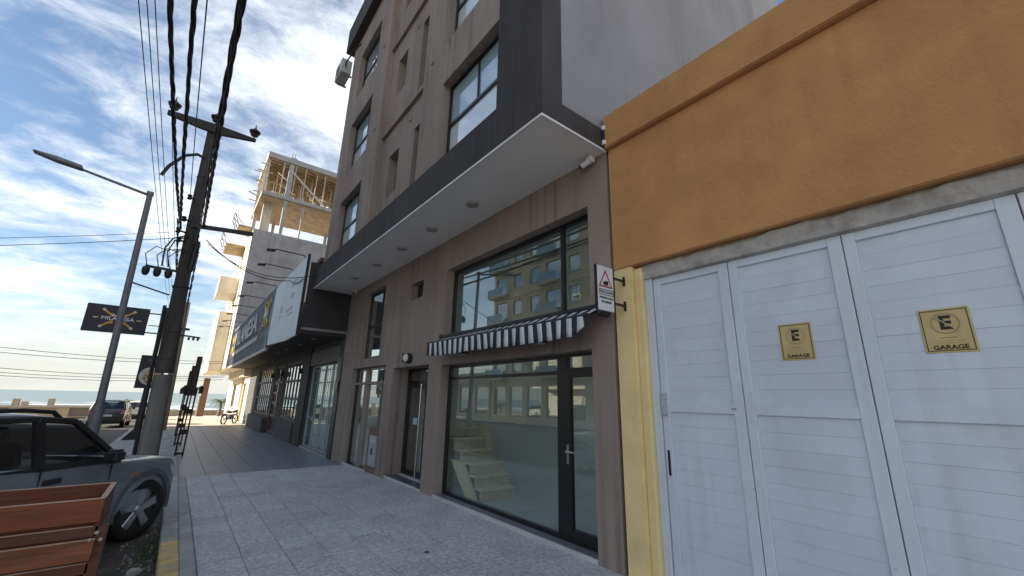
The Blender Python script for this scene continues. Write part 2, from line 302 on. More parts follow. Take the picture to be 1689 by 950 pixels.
# ------------------------------------------------------------------ ground, road, pavement, sea
YS = [-60, -20, 0, 4, 8, 10, 12, 14, 18, 24, 31, 36, 42, 48, 54, 60]
g = G()
prof = [(-400, -0.6), (-60, -0.6), (31, -0.6), (61, -1.05), (75, -1.35), (110, -3.2), (170, -4.5), (230, -6.5)]
for (a, za), (b, zb) in zip(prof, prof[1:]): g.add([(-900, a, za), (900, a, za), (900, b, zb), (-900, b, zb)], [(0, 1, 2, 3)])
prop(g.build('ground', M_SAND), kind='structure')
g = G(); g.add([(-9000, 140, -4.6), (9000, 140, -4.6), (9000, 14000, -4.6), (-9000, 14000, -4.6)], [(0, 1, 2, 3)])
def sea_mat():
    m = bpy.data.materials.new('sea_water'); m.use_nodes = True; nt = m.node_tree; N = nt.nodes.new; L = nt.links.new; p = nt.nodes['Principled BSDF']
    p.inputs['Roughness'].default_value = 0.35; p.inputs['Specular IOR Level'].default_value = 0.3
    geo = N('ShaderNodeNewGeometry'); mp = N('ShaderNodeMapping'); mp.inputs['Scale'].default_value = (0.012, 0.06, 1); L(geo.outputs['Position'], mp.inputs[0])
    n = N('ShaderNodeTexNoise'); n.inputs['Scale'].default_value = 1.0; n.inputs['Detail'].default_value = 6; L(mp.outputs[0], n.inputs['Vector'])
    cr = N('ShaderNodeValToRGB'); cr.color_ramp.elements[0].position = 0.35; cr.color_ramp.elements[0].color = (0.16, 0.21, 0.20, 1); cr.color_ramp.elements[1].position = 0.7; cr.color_ramp.elements[1].color = (0.23, 0.275, 0.255, 1)
    L(n.outputs['Fac'], cr.inputs[0]); L(cr.outputs[0], p.inputs['Base Color'])
    b = N('ShaderNodeBump'); b.inputs['Strength'].default_value = 0.5; b.inputs['Distance'].default_value = 1.0; L(n.outputs['Fac'], b.inputs['Height']); L(b.outputs[0], p.inputs['Normal'])
    return m
prop(g.build('sea', sea_mat()), kind='structure')
# rolling surf close to the beach: low white ridges
g = G(); rs = random.Random(3)
for k, yb in enumerate((205, 226, 250, 285, 320)):
    x = -260.0
    while x < 160:
        ln = rs.uniform(14, 46); n = 7; h = rs.uniform(0.25, 0.75) * (1.0 if k < 3 else 0.7); yo = yb + rs.uniform(-7, 7)
        vs = []; 
        for i in range(n):
            t = i / (n - 1); e = math.sin(math.pi * t) ** 0.6; xx = x + ln * t; yy = yo + 1.6 * math.sin(t * 5 + k)
            vs += [(xx, yy - 2.4 * e, -4.66), (xx, yy, -4.66 + (h + rs.uniform(-.1, .1)) * e), (xx, yy + 2.2 * e, -4.66)]
        g.add(vs, [(3 * i + a, 3 * i + 3 + a, 3 * i + 4 + a, 3 * i + 1 + a) for i in range(n - 1) for a in (0, 1)])
        x += ln * rs.uniform(0.75, 1.3)
prop(g.build('surf', mat('sea_foam', (0.75, 0.77, 0.75), 0.8, 0.1, 0.3), smooth=True), 'white breaking surf along the beach', 'surf', kind='stuff')
smooth_sheet('road', -14.0, 0.16, YS, -0.13, M_ASPH)
smooth_sheet('parking_bay', -0.75, 0.16, [-20, 0, 4, 8, 10, 12, 12.6], -0.126, M_BAY)
smooth_sheet('pavement_across', -16.62, -14.0, YS, 0.0, M_CONC)
smooth_sheet('parking_lot', -60, -0.2, [60.5, 66, 75], 0.0, M_SANDY)

# pavement bed with tiles
SW = smooth_sheet('pavement', 0.33, 3.95, [y for y in YS if -20 <= y <= 31] + [31.6], -0.012, M_MORTAR)
ORGS = ORG[SW.name]
def tile_mesh(name, sx, sy, h, m, grid=1):
    g = G(); n = grid; gp = 0.012
    for i in range(n):
        for j in range(n):
            a, b = sx / n, sy / n
            g.box(-sx / 2 + i * a + (gp / 2 if i else 0), -sx / 2 + (i + 1) * a - (gp / 2 if i < n - 1 else 0), -sy / 2 + j * b + (gp / 2 if j else 0), -sy / 2 + (j + 1) * b - (gp / 2 if j < n - 1 else 0), -0.02, h)
    o = g.build(name, m, None, local=True); me = o.data; bpy.data.objects.remove(o); return me
TS = 0.395
tm = [tile_mesh('tile', TS - 0.008, TS - 0.008, 0.0, M_TILE) for _ in range(2)]
cols = [0.47 + TS * (i + 0.5) for i in range(9)]
spots = []
r0 = -1
for j in range(-6, 60):
    y = 0.2 + TS * (j + 0.5)
    for i, x in enumerate(cols):
        if y < 12.0 and x < 3.9: spots.append((x, y))
near = [s for s in spots if s[1] > 3.3 - 0.9 * 0]
near.sort(key=lambda s: (s[1] - 3.0) ** 2 + (s[0] - 1.5) ** 2 * 0.4)
vis = near[:300]; rest = [s for s in spots if s not in set(vis)]
rt = random.Random(5)
for x, y in vis:
    o = bpy.data.objects.new('tile', tm[0]); COL.objects.link(o); o.parent = SW
    o.location = Vector((min(x, 3.9), y, gz(y) + 0.0 + rt.uniform(-0.002, 0.002))) - ORGS; o.rotation_euler = (rt.uniform(-.004, .004), rt.uniform(-.004, .004), 0)
g = G()
for x, y in rest: g.box(x - TS / 2 + .007, x + TS / 2 - .007, y - TS / 2 + .007, y + TS / 2 - .007, gz(y) - .02, gz(y) + rt.uniform(-.002, .002))
prop(g.build('tile_field', M_TILE, SW), kind='stuff')
# border strip by the kerb and darker, smoother tiles in front of the restaurant
g = G()
y = -1.0
while y < 12.0:
    g.box(0.335, 0.458, y + .006, min(y + 0.8, 12.0) - .006, gz(y + .4) - .03, gz(y + .4) + .001); y += 0.8
prop(g.build('border_strip', M_CONC, SW), kind='stuff')
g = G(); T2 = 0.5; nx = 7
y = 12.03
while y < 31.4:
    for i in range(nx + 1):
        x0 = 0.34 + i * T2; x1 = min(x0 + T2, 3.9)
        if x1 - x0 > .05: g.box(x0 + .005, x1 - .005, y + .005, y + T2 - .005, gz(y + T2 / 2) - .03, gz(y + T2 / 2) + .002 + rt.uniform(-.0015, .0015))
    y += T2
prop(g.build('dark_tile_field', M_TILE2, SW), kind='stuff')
g = G(); g.box(0.3, 3.9, 31.62, 31.9, -.32, -.185); prop(g.build('threshold_strip', mat('pale_kerbstone', (0.6, 0.57, 0.5), 0.8, 0.1), SW))
# pavement bulge around the utility pole and the sunny pavement beyond
g = G(); pts = [(0.33, 12.4), (-0.2, 12.9), (-1.35, 14.6), (-1.6, 15.5), (-1.6, 31.6), (0.33, 31.6)]
g.add([(x, y, gz(y) - 0.002) for x, y in pts] + [(x, y, gz(y) - .3) for x, y in pts], [tuple(range(6))] + [(i, (i + 1) % 6, 6 + (i + 1) % 6, 6 + i) for i in range(6)])
prop(g.build('pavement_bulge', M_CONC), kind='structure')
g = G()
for a, b in zip([31.9, 36, 42, 48, 54, 60], [36, 42, 48, 54, 60, 64]): g.add([(-0.9, a, gz(a) + .004), (8, a, gz(a) + .004), (8, b, gz(b) + .004), (-0.9, b, gz(b) + .004)], [(0, 1, 2, 3)])
prop(g.build('sunny_pavement', M_SANDY), kind='structure')
# kerb stones, partly painted yellow
KB = mat('kerb_concrete', (0.42, 0.41, 0.385), 0.9, 0.25, 6, 0.6, 40, stain=(0.42, 0.33, 0.13), stain_amt=0.25, stain_scale=2)
KY = mat('worn_yellow_kerb_paint', (0.66, 0.50, 0.20), 0.85, 0.25, 6, 0.5, 40, stain=(0.45, 0.42, 0.36), stain_amt=0.85, stain_scale=3.5)
kerb = G().box(0.17, 0.325, -20, 12.4, -0.34, -0.02).build('kerb', M_CONC); prop(kerb, kind='structure')
y = -1.0; k = 0
while y < 12.3:
    y1 = min(y + 0.78, 12.38); ym = (y + y1) / 2
    yel = ym < 6.6 or 9.2 < ym < 11.4
    G().box(0.155, 0.333, y + .006, y1 - .006, -0.2 + gz(ym), 0.0 + gz(ym)).build('kerb_stone', KY if yel else KB, kerb, bevel=0.015); y = y1; k += 1

# litter, stones and weeds in the gutter
rg = random.Random(11)
g = G()
for i in range(420):
    y = rg.uniform(3.2, 12.0); x = 0.15 - abs(rg.gauss(0, 0.28)); s = rg.uniform(.004, .016); z = -0.126 + gz(y)
    g.box(x - s, x + s, y - s * rg.uniform(.6, 1.6), y + s, z, z + s * 1.1)
prop(g.build('gravel', mat('gutter_gravel', (0.28, 0.25, 0.21), 0.9, 0.4, 30)), 'loose gravel and grit in the gutter along the kerb', 'gravel', kind='stuff')
g = G()
for (cx, cy, n, sp) in ((0.06, 6.75, 150, .13), (0.10, 7.3, 60, .06), (0.05, 9.6, 60, .12), (.1, 5.6, 40, .05)):
    for i in range(n):
        x = min(0.14, cx + rg.gauss(0, sp * .6)); y = cy + rg.gauss(0, sp * 1.8); h = rg.uniform(.03, .1); a = rg.uniform(0, 6.28); w = .006; z = -0.128 + gz(y)
        dx, dy = math.cos(a), math.sin(a); l = rg.uniform(.01, .05)
        g.add([(x - dy * w, y + dx * w, z), (x + dy * w, y - dx * w, z), (x + dx * l, y + dy * l, z + h)], [(0, 1, 2)])
prop(g.build('weeds', mat('weed_green', (0.05, 0.09, 0.025), 0.7, 0.3, 20)), 'small green weeds growing in the gutter by the front wheel', 'weeds', kind='stuff')
def rock(name, c, r, label, m):
    bm = bmesh.new(); bmesh.ops.create_icosphere(bm, subdivisions=2, radius=1)
    rr = random.Random(int(c[1] * 100)); 
    for v in bm.verts: v.co *= rr.uniform(.8, 1.12); v.co = Vector((v.co.x * r[0], v.co.y * r[1], v.co.z * r[2]))
    me = bpy.data.meshes.new(name); bm.to_mesh(me); bm.free(); me.materials.append(m)
    o = bpy.data.objects.new(name, me); COL.objects.link(o); o.location = c; prop(o, label, 'stone')
rock('stone', (-0.02, 6.2, -0.1), (.07, .05, .04), 'pale stone lying in the gutter near the front wheel', KB)
prop(G().box(-0.085, -0.065, 5.62, 5.68, -.125, -.12).build('litter', M_WHITE, bevel=.002), 'tiny white scrap of litter on the gutter dirt', 'litter')
g = G(); rr = random.Random(2)
for (cx, cy) in ((1.23, 4.38), (2.55, 4.72)):
    vs = [(cx + math.cos(a) * rr.uniform(.02, .05), cy + math.sin(a) * rr.uniform(.015, .03), .006) for a in [i * .7 for i in range(9)]]
    G().add(vs + [(cx, cy, .016)], [(i, (i + 1) % 9, 9) for i in range(9)]).build('dead_leaf', mat('dead_leaf_brown', (0.02, 0.015, 0.01), 0.8))
lv = [o for o in COL.objects if o.name.startswith('dead_leaf')]
prop(lv[0], 'small dark dead leaf on the tiles nearest the kerb', 'leaf'); prop(lv[1], 'small dark dead leaf on the tiles nearer the shop window', 'leaf')
# ------------------------------------------------------------------ grey-brown apartment building with shop front
M_TAUPE = mat('taupe_render', (0.305, 0.250, 0.215), 0.9, 0.16, 1.2, 0.6, 70, streak=.75, speck=.3, stain=(0.255, 0.19, 0.16), stain_amt=0.6, stain_scale=1.3, stretch=(1, 1, 0.35))
M_DTAUPE = mat('dark_render', (0.050, 0.044, 0.043), 0.88, 0.2, 1.5, 0.5, 70, streak=.5, stain=(0.08, 0.074, 0.072), stain_amt=0.5, stain_scale=2.0, stretch=(1, 1, 0.3))
M_SIDE = mat('pale_side_render', (0.29, 0.29, 0.305), 0.9, 0.12, 0.7, 0.5, 40, streak=.5, stain=(0.22, 0.205, 0.20), stain_amt=0.5, stain_scale=0.5, stretch=(1, 1, 0.6))
M_SOFF = mat('soffit_board', (0.82, 0.805, 0.77), 0.8, 0.03, 1.0)
M_INT = mat('shop_plaster', (0.50, 0.51, 0.49), 0.9, 0.05, 1.0)
M_FLOOR = mat('shop_floor_tile', (0.52, 0.58, 0.57), 0.25, 0.08, 2.0)
APT = empty('apartment_building', (6.5, 8.2, 0), 'tall taupe rendered apartment building with overhanging upper floors above a glazed shop front', 'building')
D, U = 3.88, 2.73
low_holes = [(3.33, 7.10, 0.03, 2.32), (3.33, 7.10, 2.76, 4.24), (7.61, 9.41, -0.2, 2.36), (9.90, 12.35, -0.12, 2.47), (10.42, 11.86, 2.70, 4.62), (8.15, 8.75, 3.88, 4.28)]
g = G().wall(fx, 2.99, 13.42, -0.35, 4.94, D, D + 0.22, low_holes); g.build('wall', M_TAUPE, APT)
# deep entrance recess
G().box(D + .221, 4.6, 9.41, 9.55, -.3, 2.45).box(D + .221, 4.6, 7.47, 7.61, -.3, 2.45).box(D + .221, 4.62, 7.61, 9.41, 2.36, 2.46).build('entrance_reveal', M_TAUPE, APT)
G().box(D + .03, 4.55, 7.60, 9.42, -0.3, 0.03).build('entrance_step', mat('dark_granite', (0.10, 0.10, 0.115), 0.3, 0.2, 30), APT, bevel=.006)
G().box(D + .32, 4.42, 7.72, 9.38, 0.031, 0.05).build('door_mat', mat('pale_marble', (0.55, 0.57, 0.58), 0.35, 0.1, 6), APT)
for a in ((D + .012, D + .03, 7.605, 9.415, -.02, 0.036), (D - .012, D + .006, 3.325, 7.105, .0, .052), (D - .01, D + .01, 10.62, 12.36, -.12, -.03)): G().box(*a).build('sill_edge', mat('pale_sill_trim', (0.5, 0.5, 0.5), 0.5), APT)
G().box(D - .008, D + .3, 3.32, 7.11, -.06, 0.045).build('sill', mat('dark_sill_stone', (0.17, 0.17, 0.19), 0.45, 0.2, 8), APT)
# shop windows: tall lower glazing with a glazed door, and the mezzanine window above
wx = D + .17
window_unit(APT, fx, 4.06, 7.08, 0.047, 2.31, wx, [], [2.07], .05, M_BLACK, GLS)
G().box(wx, wx + .07, 3.955, 4.058, .047, 2.31).build('door_post', M_BLACK, APT)
window_unit(APT, fx, 3.34, 3.955, 2.09, 2.31, wx, [], [], .035, M_BLACK, GLS)
door = window_unit(APT, fx, 3.34, 3.95, 0.055, 2.085, wx - .01, [], [], .085, M_BLACK, GLS, name='shop_door')
G().box(wx - .013, wx + .04, 3.43, 3.86, .141, .2).build('kick_rail', M_BLACK, door)
G().box(wx - .03, wx - .012, 3.885, 3.92, .93, 1.16).tube([(wx - .07, 3.9, 1.08), (wx - .07, 3.76, 1.08)], .012).tube([(wx - .02, 3.9, 1.08), (wx - .07, 3.9, 1.08)], .01).build('handle', M_STEEL, door)
window_unit(APT, fx, 3.34, 7.09, 2.77, 4.23, wx, [3.985], [], .05, M_BLACK, GLS)
# interior of the shop
G().box(4.2, 10.4, 3.2, 7.45, -.1, 0.05).build('floor', M_FLOOR, APT)
G().box(4.12, 10.4, 7.45, 7.55, -.1, 4.86).box(4.12, 10.4, 3.02, 3.14, -.1, 4.86).box(4.2, 10.4, 3.14, 7.45, 4.5, 4.6).build('interior_wall', M_INT, APT)
G().box(6.2, 10.4, 3.14, 7.45, 2.5, 2.7).build('mezzanine_slab', M_INT, APT)
# narrow windows on the far side of the entrance
window_unit(APT, fx, 9.91, 12.34, -0.10, 2.46, D + .13, [11.42], [2.06], .06, M_BLACK, [GLS, GLW])
G().box(D + .1, D + .2, 11.36, 11.52, -.1, 2.465).box(D + .09, D + .21, 10.2, 12.35, 2.02, 2.08).build('mullion', M_TAUPE, APT)
G().box(D + .02, D + .24, 9.901, 10.62, -.13, 0.98).build('pier', mat('russet_render', (0.19, 0.135, 0.11), 0.9, 0.2, 2, .4, 60), APT)
mb = G().box(D - .025, D + .03, 9.98, 10.40, .12, .80).build('meter_box', mat('meter_steel', (0.36, 0.37, 0.39), 0.5, 0.1, 8), APT, bevel=.008)
G().box(D - .03, D - .02, 10.13, 10.24, .38, .52).build('meter_window', M_BLACK, mb); G().box(D - .03, D - .02, 10.02, 10.36, .63, .77).build('meter_lid', mat('meter_lid_grey', (.5, .51, .53), .5), mb)
window_unit(APT, fx, 10.43, 11.85, 2.71, 4.61, D + .13, [], [3.63], .06, M_BLACK, [GLW, GLW])
G().box(D + .12, D + .19, 10.84, 10.90, 3.69, 4.55).build('sash_bar', M_BLACK, APT)
G().box(4.12, 9, 7.56, 13.38, -.25, -.03).box(4.12, 9, 13.3, 13.4, -.03, 4.8).build('interior_shell', M_INT, APT)
# small square vent opening with its dark grille
vt = G().box(D + .16, D + .19, 8.15, 8.75, 3.88, 4.28).build('vent_grille', M_DARKM, APT)
# entrance door at the back of the recess
dx = 4.28
ed = window_unit(APT, fx, 8.36, 9.40, 0.055, 2.02, dx, [], [], .10, M_BLACK, GLS, name='entrance_door')
G().tube([(dx - .06, 8.56, .08), (dx - .06, 8.56, 2.0)], .018, 10).tube([(dx, 8.56, .3), (dx - .06, 8.56, .3)], .01).tube([(dx, 8.56, 1.8), (dx - .06, 8.56, 1.8)], .01).build('pull_bar', M_STEEL, ed)
G().box(dx + .02, dx + .028, 8.82, 9.02, 1.12, 1.26).build('notice', mat('notice_print', (.45, .62, .66), .6), ed)
window_unit(APT, fx, 8.36, 9.40, 2.03, 2.35, dx, [], [], .05, M_BLACK, GLS)
G().box(dx, dx + .08, 7.612, 8.355, .05, 2.355).build('side_panel', M_BLACK, APT)
G().box(4.62, 4.7, 7.5, 9.5, -.1, 2.5).build('lobby_wall', M_INT, APT)

# soffit of the overhang, with white edge trim and five round downlights
G().box(U + .02, D - .003, 3.01, 13.40, 4.90, 4.96).build('soffit', M_SOFF, APT)
G().box(U - .014, U + .019, 2.972, 13.40, 4.885, 4.915).box(U + .02, D - .004, 2.972, 3.009, 4.885, 4.915).build('soffit_trim', M_WHITE, APT)
for (lx, ly) in ((3.34, 5.40), (3.33, 6.82), (3.33, 8.22), (3.32, 9.72), (3.31, 11.3)):
    dl = G().lathe([(0.115, 4.9), (0.115, 4.872), (0.085, 4.866)], (lx, ly, 0), 20).build('downlight', mat('downlight_ring', (.42, .42, .41), .5), APT, smooth=True)
    G().lathe([(0.083, 4.868), (0.078, 4.858)], (lx, ly, 0), 16).build('lens', mat('frosted_lens', (.33, .32, .3), .4), dl)
# upper walls
TOP = 13.35
lh = [(9.86, 11.66, 5.50, 7.10), (9.86, 11.66, 8.0, 9.76), (9.86, 11.66, 10.7, 12.38)]
rh = [(3.905, 5.60, 5.50, 7.12), (3.905, 5.60, 8.04, 9.78), (3.905, 5.60, 10.7, 12.4)]
mh = [(7.86, 8.43, 6.02, 7.10), (6.6, 7.09, 5.6, 7.12), (7.94, 8.46, 8.82, 9.88), (6.6, 7.13, 8.10, 9.95), (7.94, 8.46, 11.5, 12.5), (6.6, 7.13, 10.7, 12.5)]
G().wall(fx, 8.95, 12.62, 4.97, TOP, U, U + .26, lh).build('wall', M_TAUPE, APT)
G().wall(fx, 3.895, 6.46, 4.97, TOP, U, U + .26, rh).build('wall', M_TAUPE, APT)
G().wall(fx, 6.46, 8.95, 4.97, TOP, U + .16, U + .42, mh).build('wall', M_TAUPE, APT)
for z in (7.84, 10.52): G().box(U + .09, U + .161, 6.47, 8.94, z, z + .06).build('string_course', M_TAUPE, APT, bevel=.004)
G().box(U - .012, U + .27, 3.90, 13.38, 4.916, 5.54).box(U - .012, U + .27, 2.985, 3.899, 4.916, TOP + .6).box(U + .27, U + .34, 2.985, 3.5, 4.916, TOP + .6).build('dark_frame', M_DTAUPE, APT)
G().box(U - .011, U + .155, 2.975, 2.984, 4.916, TOP + .6).box(U + .155, D - .02, 2.975, 2.984, 4.916, 5.21).build('dark_return', M_DTAUPE, APT)
G().box(U + .02, 10.8, 2.987, 3.06, 4.97, 15.2).build('side_wall', M_SIDE, APT)
G().box(10.8, 11.9, 3.1, 3.3, 5, 15.6).box(11.9, 14.6, 3.25, 3.4, 5, 16).build('side_annex', mat('annex_render', (.34, .33, .33), .9, .1, 1), APT)
G().box(U + .44, 10.7, 3.07, 12.6, 13.2, 13.36).box(10.6, 10.8, 3.07, 12.6, 4.62, 13.2).box(U + .27, 10.6, 12.5, 12.62, 4.97, 13.2).build('roof_slab', M_SIDE, APT)
for zf in (5.0, 7.62, 10.26): G().box(U + .43, 10.59, 3.07, 12.49, zf, zf + .2).build('floor_slab', M_INT, APT)
# projecting dark parapet
G().box(U - .22, U + .44, 3.9, 12.95, 13.36, 14.35).build('parapet', M_DTAUPE, APT)
M_ROLL = mat('roller_blind', (.50, .54, .56), .8, .05, 2)
def up_window(y0, y1, z0, z1, split, far=False):
    zs = z0 + (z1 - z0) * .49
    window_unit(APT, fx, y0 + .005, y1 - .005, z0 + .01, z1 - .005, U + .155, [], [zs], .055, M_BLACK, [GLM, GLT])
    G().box(U + .16, U + .215, split - .015, split + .015, zs + .03, z1 - .06).build('sash_bar', M_BLACK, APT)
    G().box(U + .45, U + .47, y0 - .1, y1 + .1, z0 - .05, z1).build('roller_blind', M_ROLL, APT)
for (a, b, c, d) in rh: up_window(a, b, c, d, 4.68)
for (a, b, c, d) in lh: up_window(a, b, c, d, 10.5)
for (a, b, c, d) in mh:
    if b - a > .52 and a > 7: window_unit(APT, fx, a + .004, b - .004, c + .004, d - .004, U + .36, [], [], .04, M_BLACK, GLW)
    else: G().box(U + .38, U + .40, a, b, c, d).build('window_panel', mat('narrow_window_panel', (.16, .15, .145), .6), APT)
for (y, z) in ((9.3, 8.32), (9.35, 11.0), (7.35, 7.52), (7.4, 10.1), (6.1, 8.0), (6.15, 10.6)):
    xx = U if (y > 8.95 or y < 6.46) else U + .16
    G().box(xx - .02, xx + .01, y - .05, y + .05, z - .06, z + .06).build('wall_vent', M_TAUPE, APT, bevel=.006)

# stairs standing inside the shop behind the glass
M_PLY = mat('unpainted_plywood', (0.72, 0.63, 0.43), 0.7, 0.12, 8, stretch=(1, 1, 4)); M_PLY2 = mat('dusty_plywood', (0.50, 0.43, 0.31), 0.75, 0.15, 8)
ST = empty('staircase', (4.6, 6.6, 0.05), 'pale plywood steps standing inside the shop window', 'stairs')
for k in range(6):
    y = 6.15 + k * .17 if k < 3 else 6.85 + (k - 3) * .24; z = .05 + .185 * (k + 1)
    dpt = .22 if k != 2 else .5
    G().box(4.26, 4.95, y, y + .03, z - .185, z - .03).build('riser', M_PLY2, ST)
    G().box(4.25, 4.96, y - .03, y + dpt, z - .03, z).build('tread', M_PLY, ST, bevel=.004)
for (xa, xb) in ((4.17, 4.25), (4.96, 5.03)):
    G().prism([(6.20, .05), (6.46, .05), (7.05, .62), (6.68, .60)], lambda u, v, w: (w, u, v), xa, xb).build('stringer', M_PLY, ST)
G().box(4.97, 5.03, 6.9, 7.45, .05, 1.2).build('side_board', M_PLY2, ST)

# striped awning over the shop door
AW = empty('awning', (3.88, 5.0, 2.6), 'black and white striped fabric awning with a hanging valance over the shop window', 'awning')
AY0, AY1 = 3.10, 6.93; NS = 44; M_STW = mat('awning_white_stripe', (.62, .65, .66), .8, .08, 6); M_STB = mat('awning_black_stripe', (.022, .024, .030), .8, .15, 6)
rw = random.Random(4)
def aw_top(y): t = (y - AY0) / (AY1 - AY0); return 2.66 + .03 * t
edge = [(AY0 + (AY1 - AY0) * i / NS) for i in range(NS + 1)]
wv = [.008 * math.sin(y * 5.1) + rw.uniform(-.008, .008) for y in edge]; wl = [.235 + .005 * math.sin(y * 3.3) + rw.uniform(-.008, .007) for y in edge]
wl[0] = .12; wl[1] = .19; wl[2] = .225
for i in range(NS):
    a, b = edge[i], edge[i + 1]; m = M_STB if i % 2 == 1 else M_STW
    g = G(); n = 4; lean = -.05
    top = []
    for k in range(n + 1):
        t = k / n; sag = (-.018 - .006 * math.sin(a * 4.2)) * math.sin(math.pi * t)
        for (y, w) in ((a, wv[i]), (b, wv[i + 1])): top.append((3.84 - .34 * t, y, 2.84 + (aw_top(y) - 2.84) * t + sag))
    vs = list(top); fs = [(2 * k, 2 * k + 1, 2 * k + 3, 2 * k + 2) for k in range(n)]
    b0 = len(vs)
    for k in range(4):
        t = k / 3
        for (y, w, l) in ((a, wv[i], wl[i]), (b, wv[i + 1], wl[i + 1])): vs.append((3.475 + w * t * 1.5 - .005 + .01 * math.sin(y * 23) * t, y + lean * t * .3, aw_top(y) - .02 - l * t))
    fs += [(b0 + 2 * k, b0 + 2 * k + 1, b0 + 2 * k + 3, b0 + 2 * k + 2) for k in range(3)]
    g.add(vs, fs); o = g.build('stripe', m, AW, smooth=True)
    sm = o.modifiers.new('thickness', 'SOLIDIFY'); sm.thickness = .004
G().tube([(3.49, AY0 - .06, aw_top(AY0) - .012), (3.49, AY1 + .02, aw_top(AY1) - .012)], .022, 10).build('front_bar', M_DARKM, AW, smooth=True)
G().tube([(3.80, AY0 - .02, 2.80), (3.80, AY1 + .02, 2.83)], .045, 12).build('roller_tube', M_DARKM, AW, smooth=True)
for y in (AY0 + .05, 5.0, AY1 - .1): G().bar((3.80, y, 2.76), (3.66, y + .12, 2.71), .03, .04).bar((3.66, y + .12, 2.71), (3.5, y, aw_top(y) - .03), .03, .04).build('folding_arm', M_DARKM, AW, bevel=.006)
G().box(3.70, 3.88, 3.02, 3.10, 2.68, 2.86).box(3.66, 3.80, 2.98, 3.05, 2.66, 2.76).build('end_bracket', M_DARKM, AW, bevel=.012)
G().box(3.74, 3.88, AY1 + .02, AY1 + .08, 2.74, 2.88).build('end_bracket', M_DARKM, AW, bevel=.01)

# lamps on the shop front
def floodlight(y, z, label):
    t = empty('floodlight', (D, y, z), label, 'lamp')
    G().box(D - .16, D - .06, y - .09, y + .09, z - .05, z + .03).build('housing', M_DARKM, t, bevel=.01)
    G().box(D - .158, D - .07, y - .075, y + .075, z - .062, z - .051).build('lens', mat('lamp_lens', (.5, .5, .48), .25), t); G().box(D - .07, D, y - .03, y + .03, z - .02, z + .02).build('bracket', M_DARKM, t)
floodlight(4.15, 2.50, 'small black floodlight under the awning, the one nearer the shop door')
floodlight(6.15, 2.50, 'small black floodlight under the awning, the one nearer the entrance door')
BL = empty('bulkhead_lamp', (D, 8.5, 2.5), 'round white bulkhead lamp with black rim above the entrance door', 'lamp')
G().lathe([(.10, 0), (.115, -.03), (.11, -.09), (.095, -.11)], (D, 8.5, 2.53), 20, 'x').build('rim', M_DARKM, BL, smooth=True)
G().lathe([(.096, -.10), (.088, -.15), (.05, -.18), (.005, -.19)], (D, 8.5, 2.53), 20, 'x').build('diffuser', mat('opal_glass', (.7, .68, .62), .3), BL, smooth=True)
G().box(D - .2, D - .098, 8.49, 8.51, 2.43, 2.63).build('guard', M_DARKM, BL)
def sec_cam(p, dirv, label):
    t = empty('security_camera', p, label, 'camera'); p = Vector(p); d = Vector(dirv).normalized()
    G().tube([p, p + d * .04, p + d * .13], [.032, .036, .036], 12).build('housing', M_WHITE, t, smooth=True)
    G().tube([p + d * .13, p + d * .155], [.033, .031], 12).build('lens', M_BLACK, t); G().box(p.x - .035, p.x + .06, p.y - .05, p.y + .05, p.z - .02, p.z + .075).build('mount', M_WHITE, t, bevel=.015)
sec_cam((3.78, 3.18, 4.82), (-.25, 1, -.35), 'white security camera under the soffit corner beside the orange wall')
sec_cam((3.77, 12.75, 4.82), (-.5, -.8, -.3), 'white security camera at the far end of the soffit')
# junction fittings clamped to the corner
CB = empty('cable_clamp', (3.86, 2.95, 5.0), 'white cable clamps with black wire at the soffit corner by the orange wall', 'cable')
G().tube([(3.80, 2.95, 4.93), (3.80, 2.94, 5.05), (3.81, 2.95, 5.26)], .014).build('wire', M_BLACK, CB)
for z in (4.98, 5.2): G().tube([(3.80, 2.945, z - .03), (3.80, 2.945, z + .03)], .028, 10).build('clamp', M_WHITE, CB, smooth=True)
# air conditioner on the far corner
AC = empty('air_conditioner', (2.5, 12.6, 12.2), 'white air conditioner unit hung outside the top floor corner window', 'air conditioner')
G().box(2.36, 2.70, 12.66, 13.4, 12.35, 12.9).build('casing', mat('ac_white', (.5, .5, .5), .5), AC, bevel=.015)
G().lathe([(.2, 0), (.2, -.012), (.03, -.014)], (2.36, 13.05, 12.62), 18, 'x').build('fan_grille', M_DARKM, AC); G().box(2.42, 2.74, 12.7, 12.74, 12.28, 12.34).box(2.42, 2.74, 13.3, 13.34, 12.28, 12.34).build('bracket', M_STEEL, AC)
G().tube([(2.5, 12.66, 12.6), (2.45, 12.4, 12.55), (2.55, 12.0, 12.75), (2.68, 11.7, 12.9)], .025).build('pipe', M_DARKM, AC)

# ------------------------------------------------------------------ orange garage building
M_OR = mat('orange_render', (0.52, 0.27, 0.105), 0.9, 0.14, 1.6, 0.95, 26, streak=.14, speck=.5, speck_col=(.22, .11, .05), stain=(0.42, 0.205, 0.08), stain_amt=0.6, stain_scale=1.1, bdetail=7)
M_YE = mat('yellow_render', (0.82, 0.645, 0.31), 0.88, 0.1, 2.0, 0.5, 40, stain=(0.62, 0.47, 0.22), stain_amt=0.5, stain_scale=2.5)
M_LINT = mat('bare_concrete_lintel', (0.42, 0.40, 0.37), 0.95, 0.25, 6, 1.0, 22, stain=(0.19, 0.12, 0.09), stain_amt=0.5, stain_scale=7)
GB = empty('garage_building', (6, -1.5, 0), 'orange rendered garage building with yellow corner pillar and wide white folding doors', 'building')
g = G(); rb = random.Random(8); pts = [(-7.0, 5.375), (2.955, 5.375), (2.955, 3.24)]
yy = 2.955; low = []
while yy > -6.8:
    low.append((yy, 3.238 + rb.uniform(-.006, .006))); yy -= rb.uniform(.12, .3)
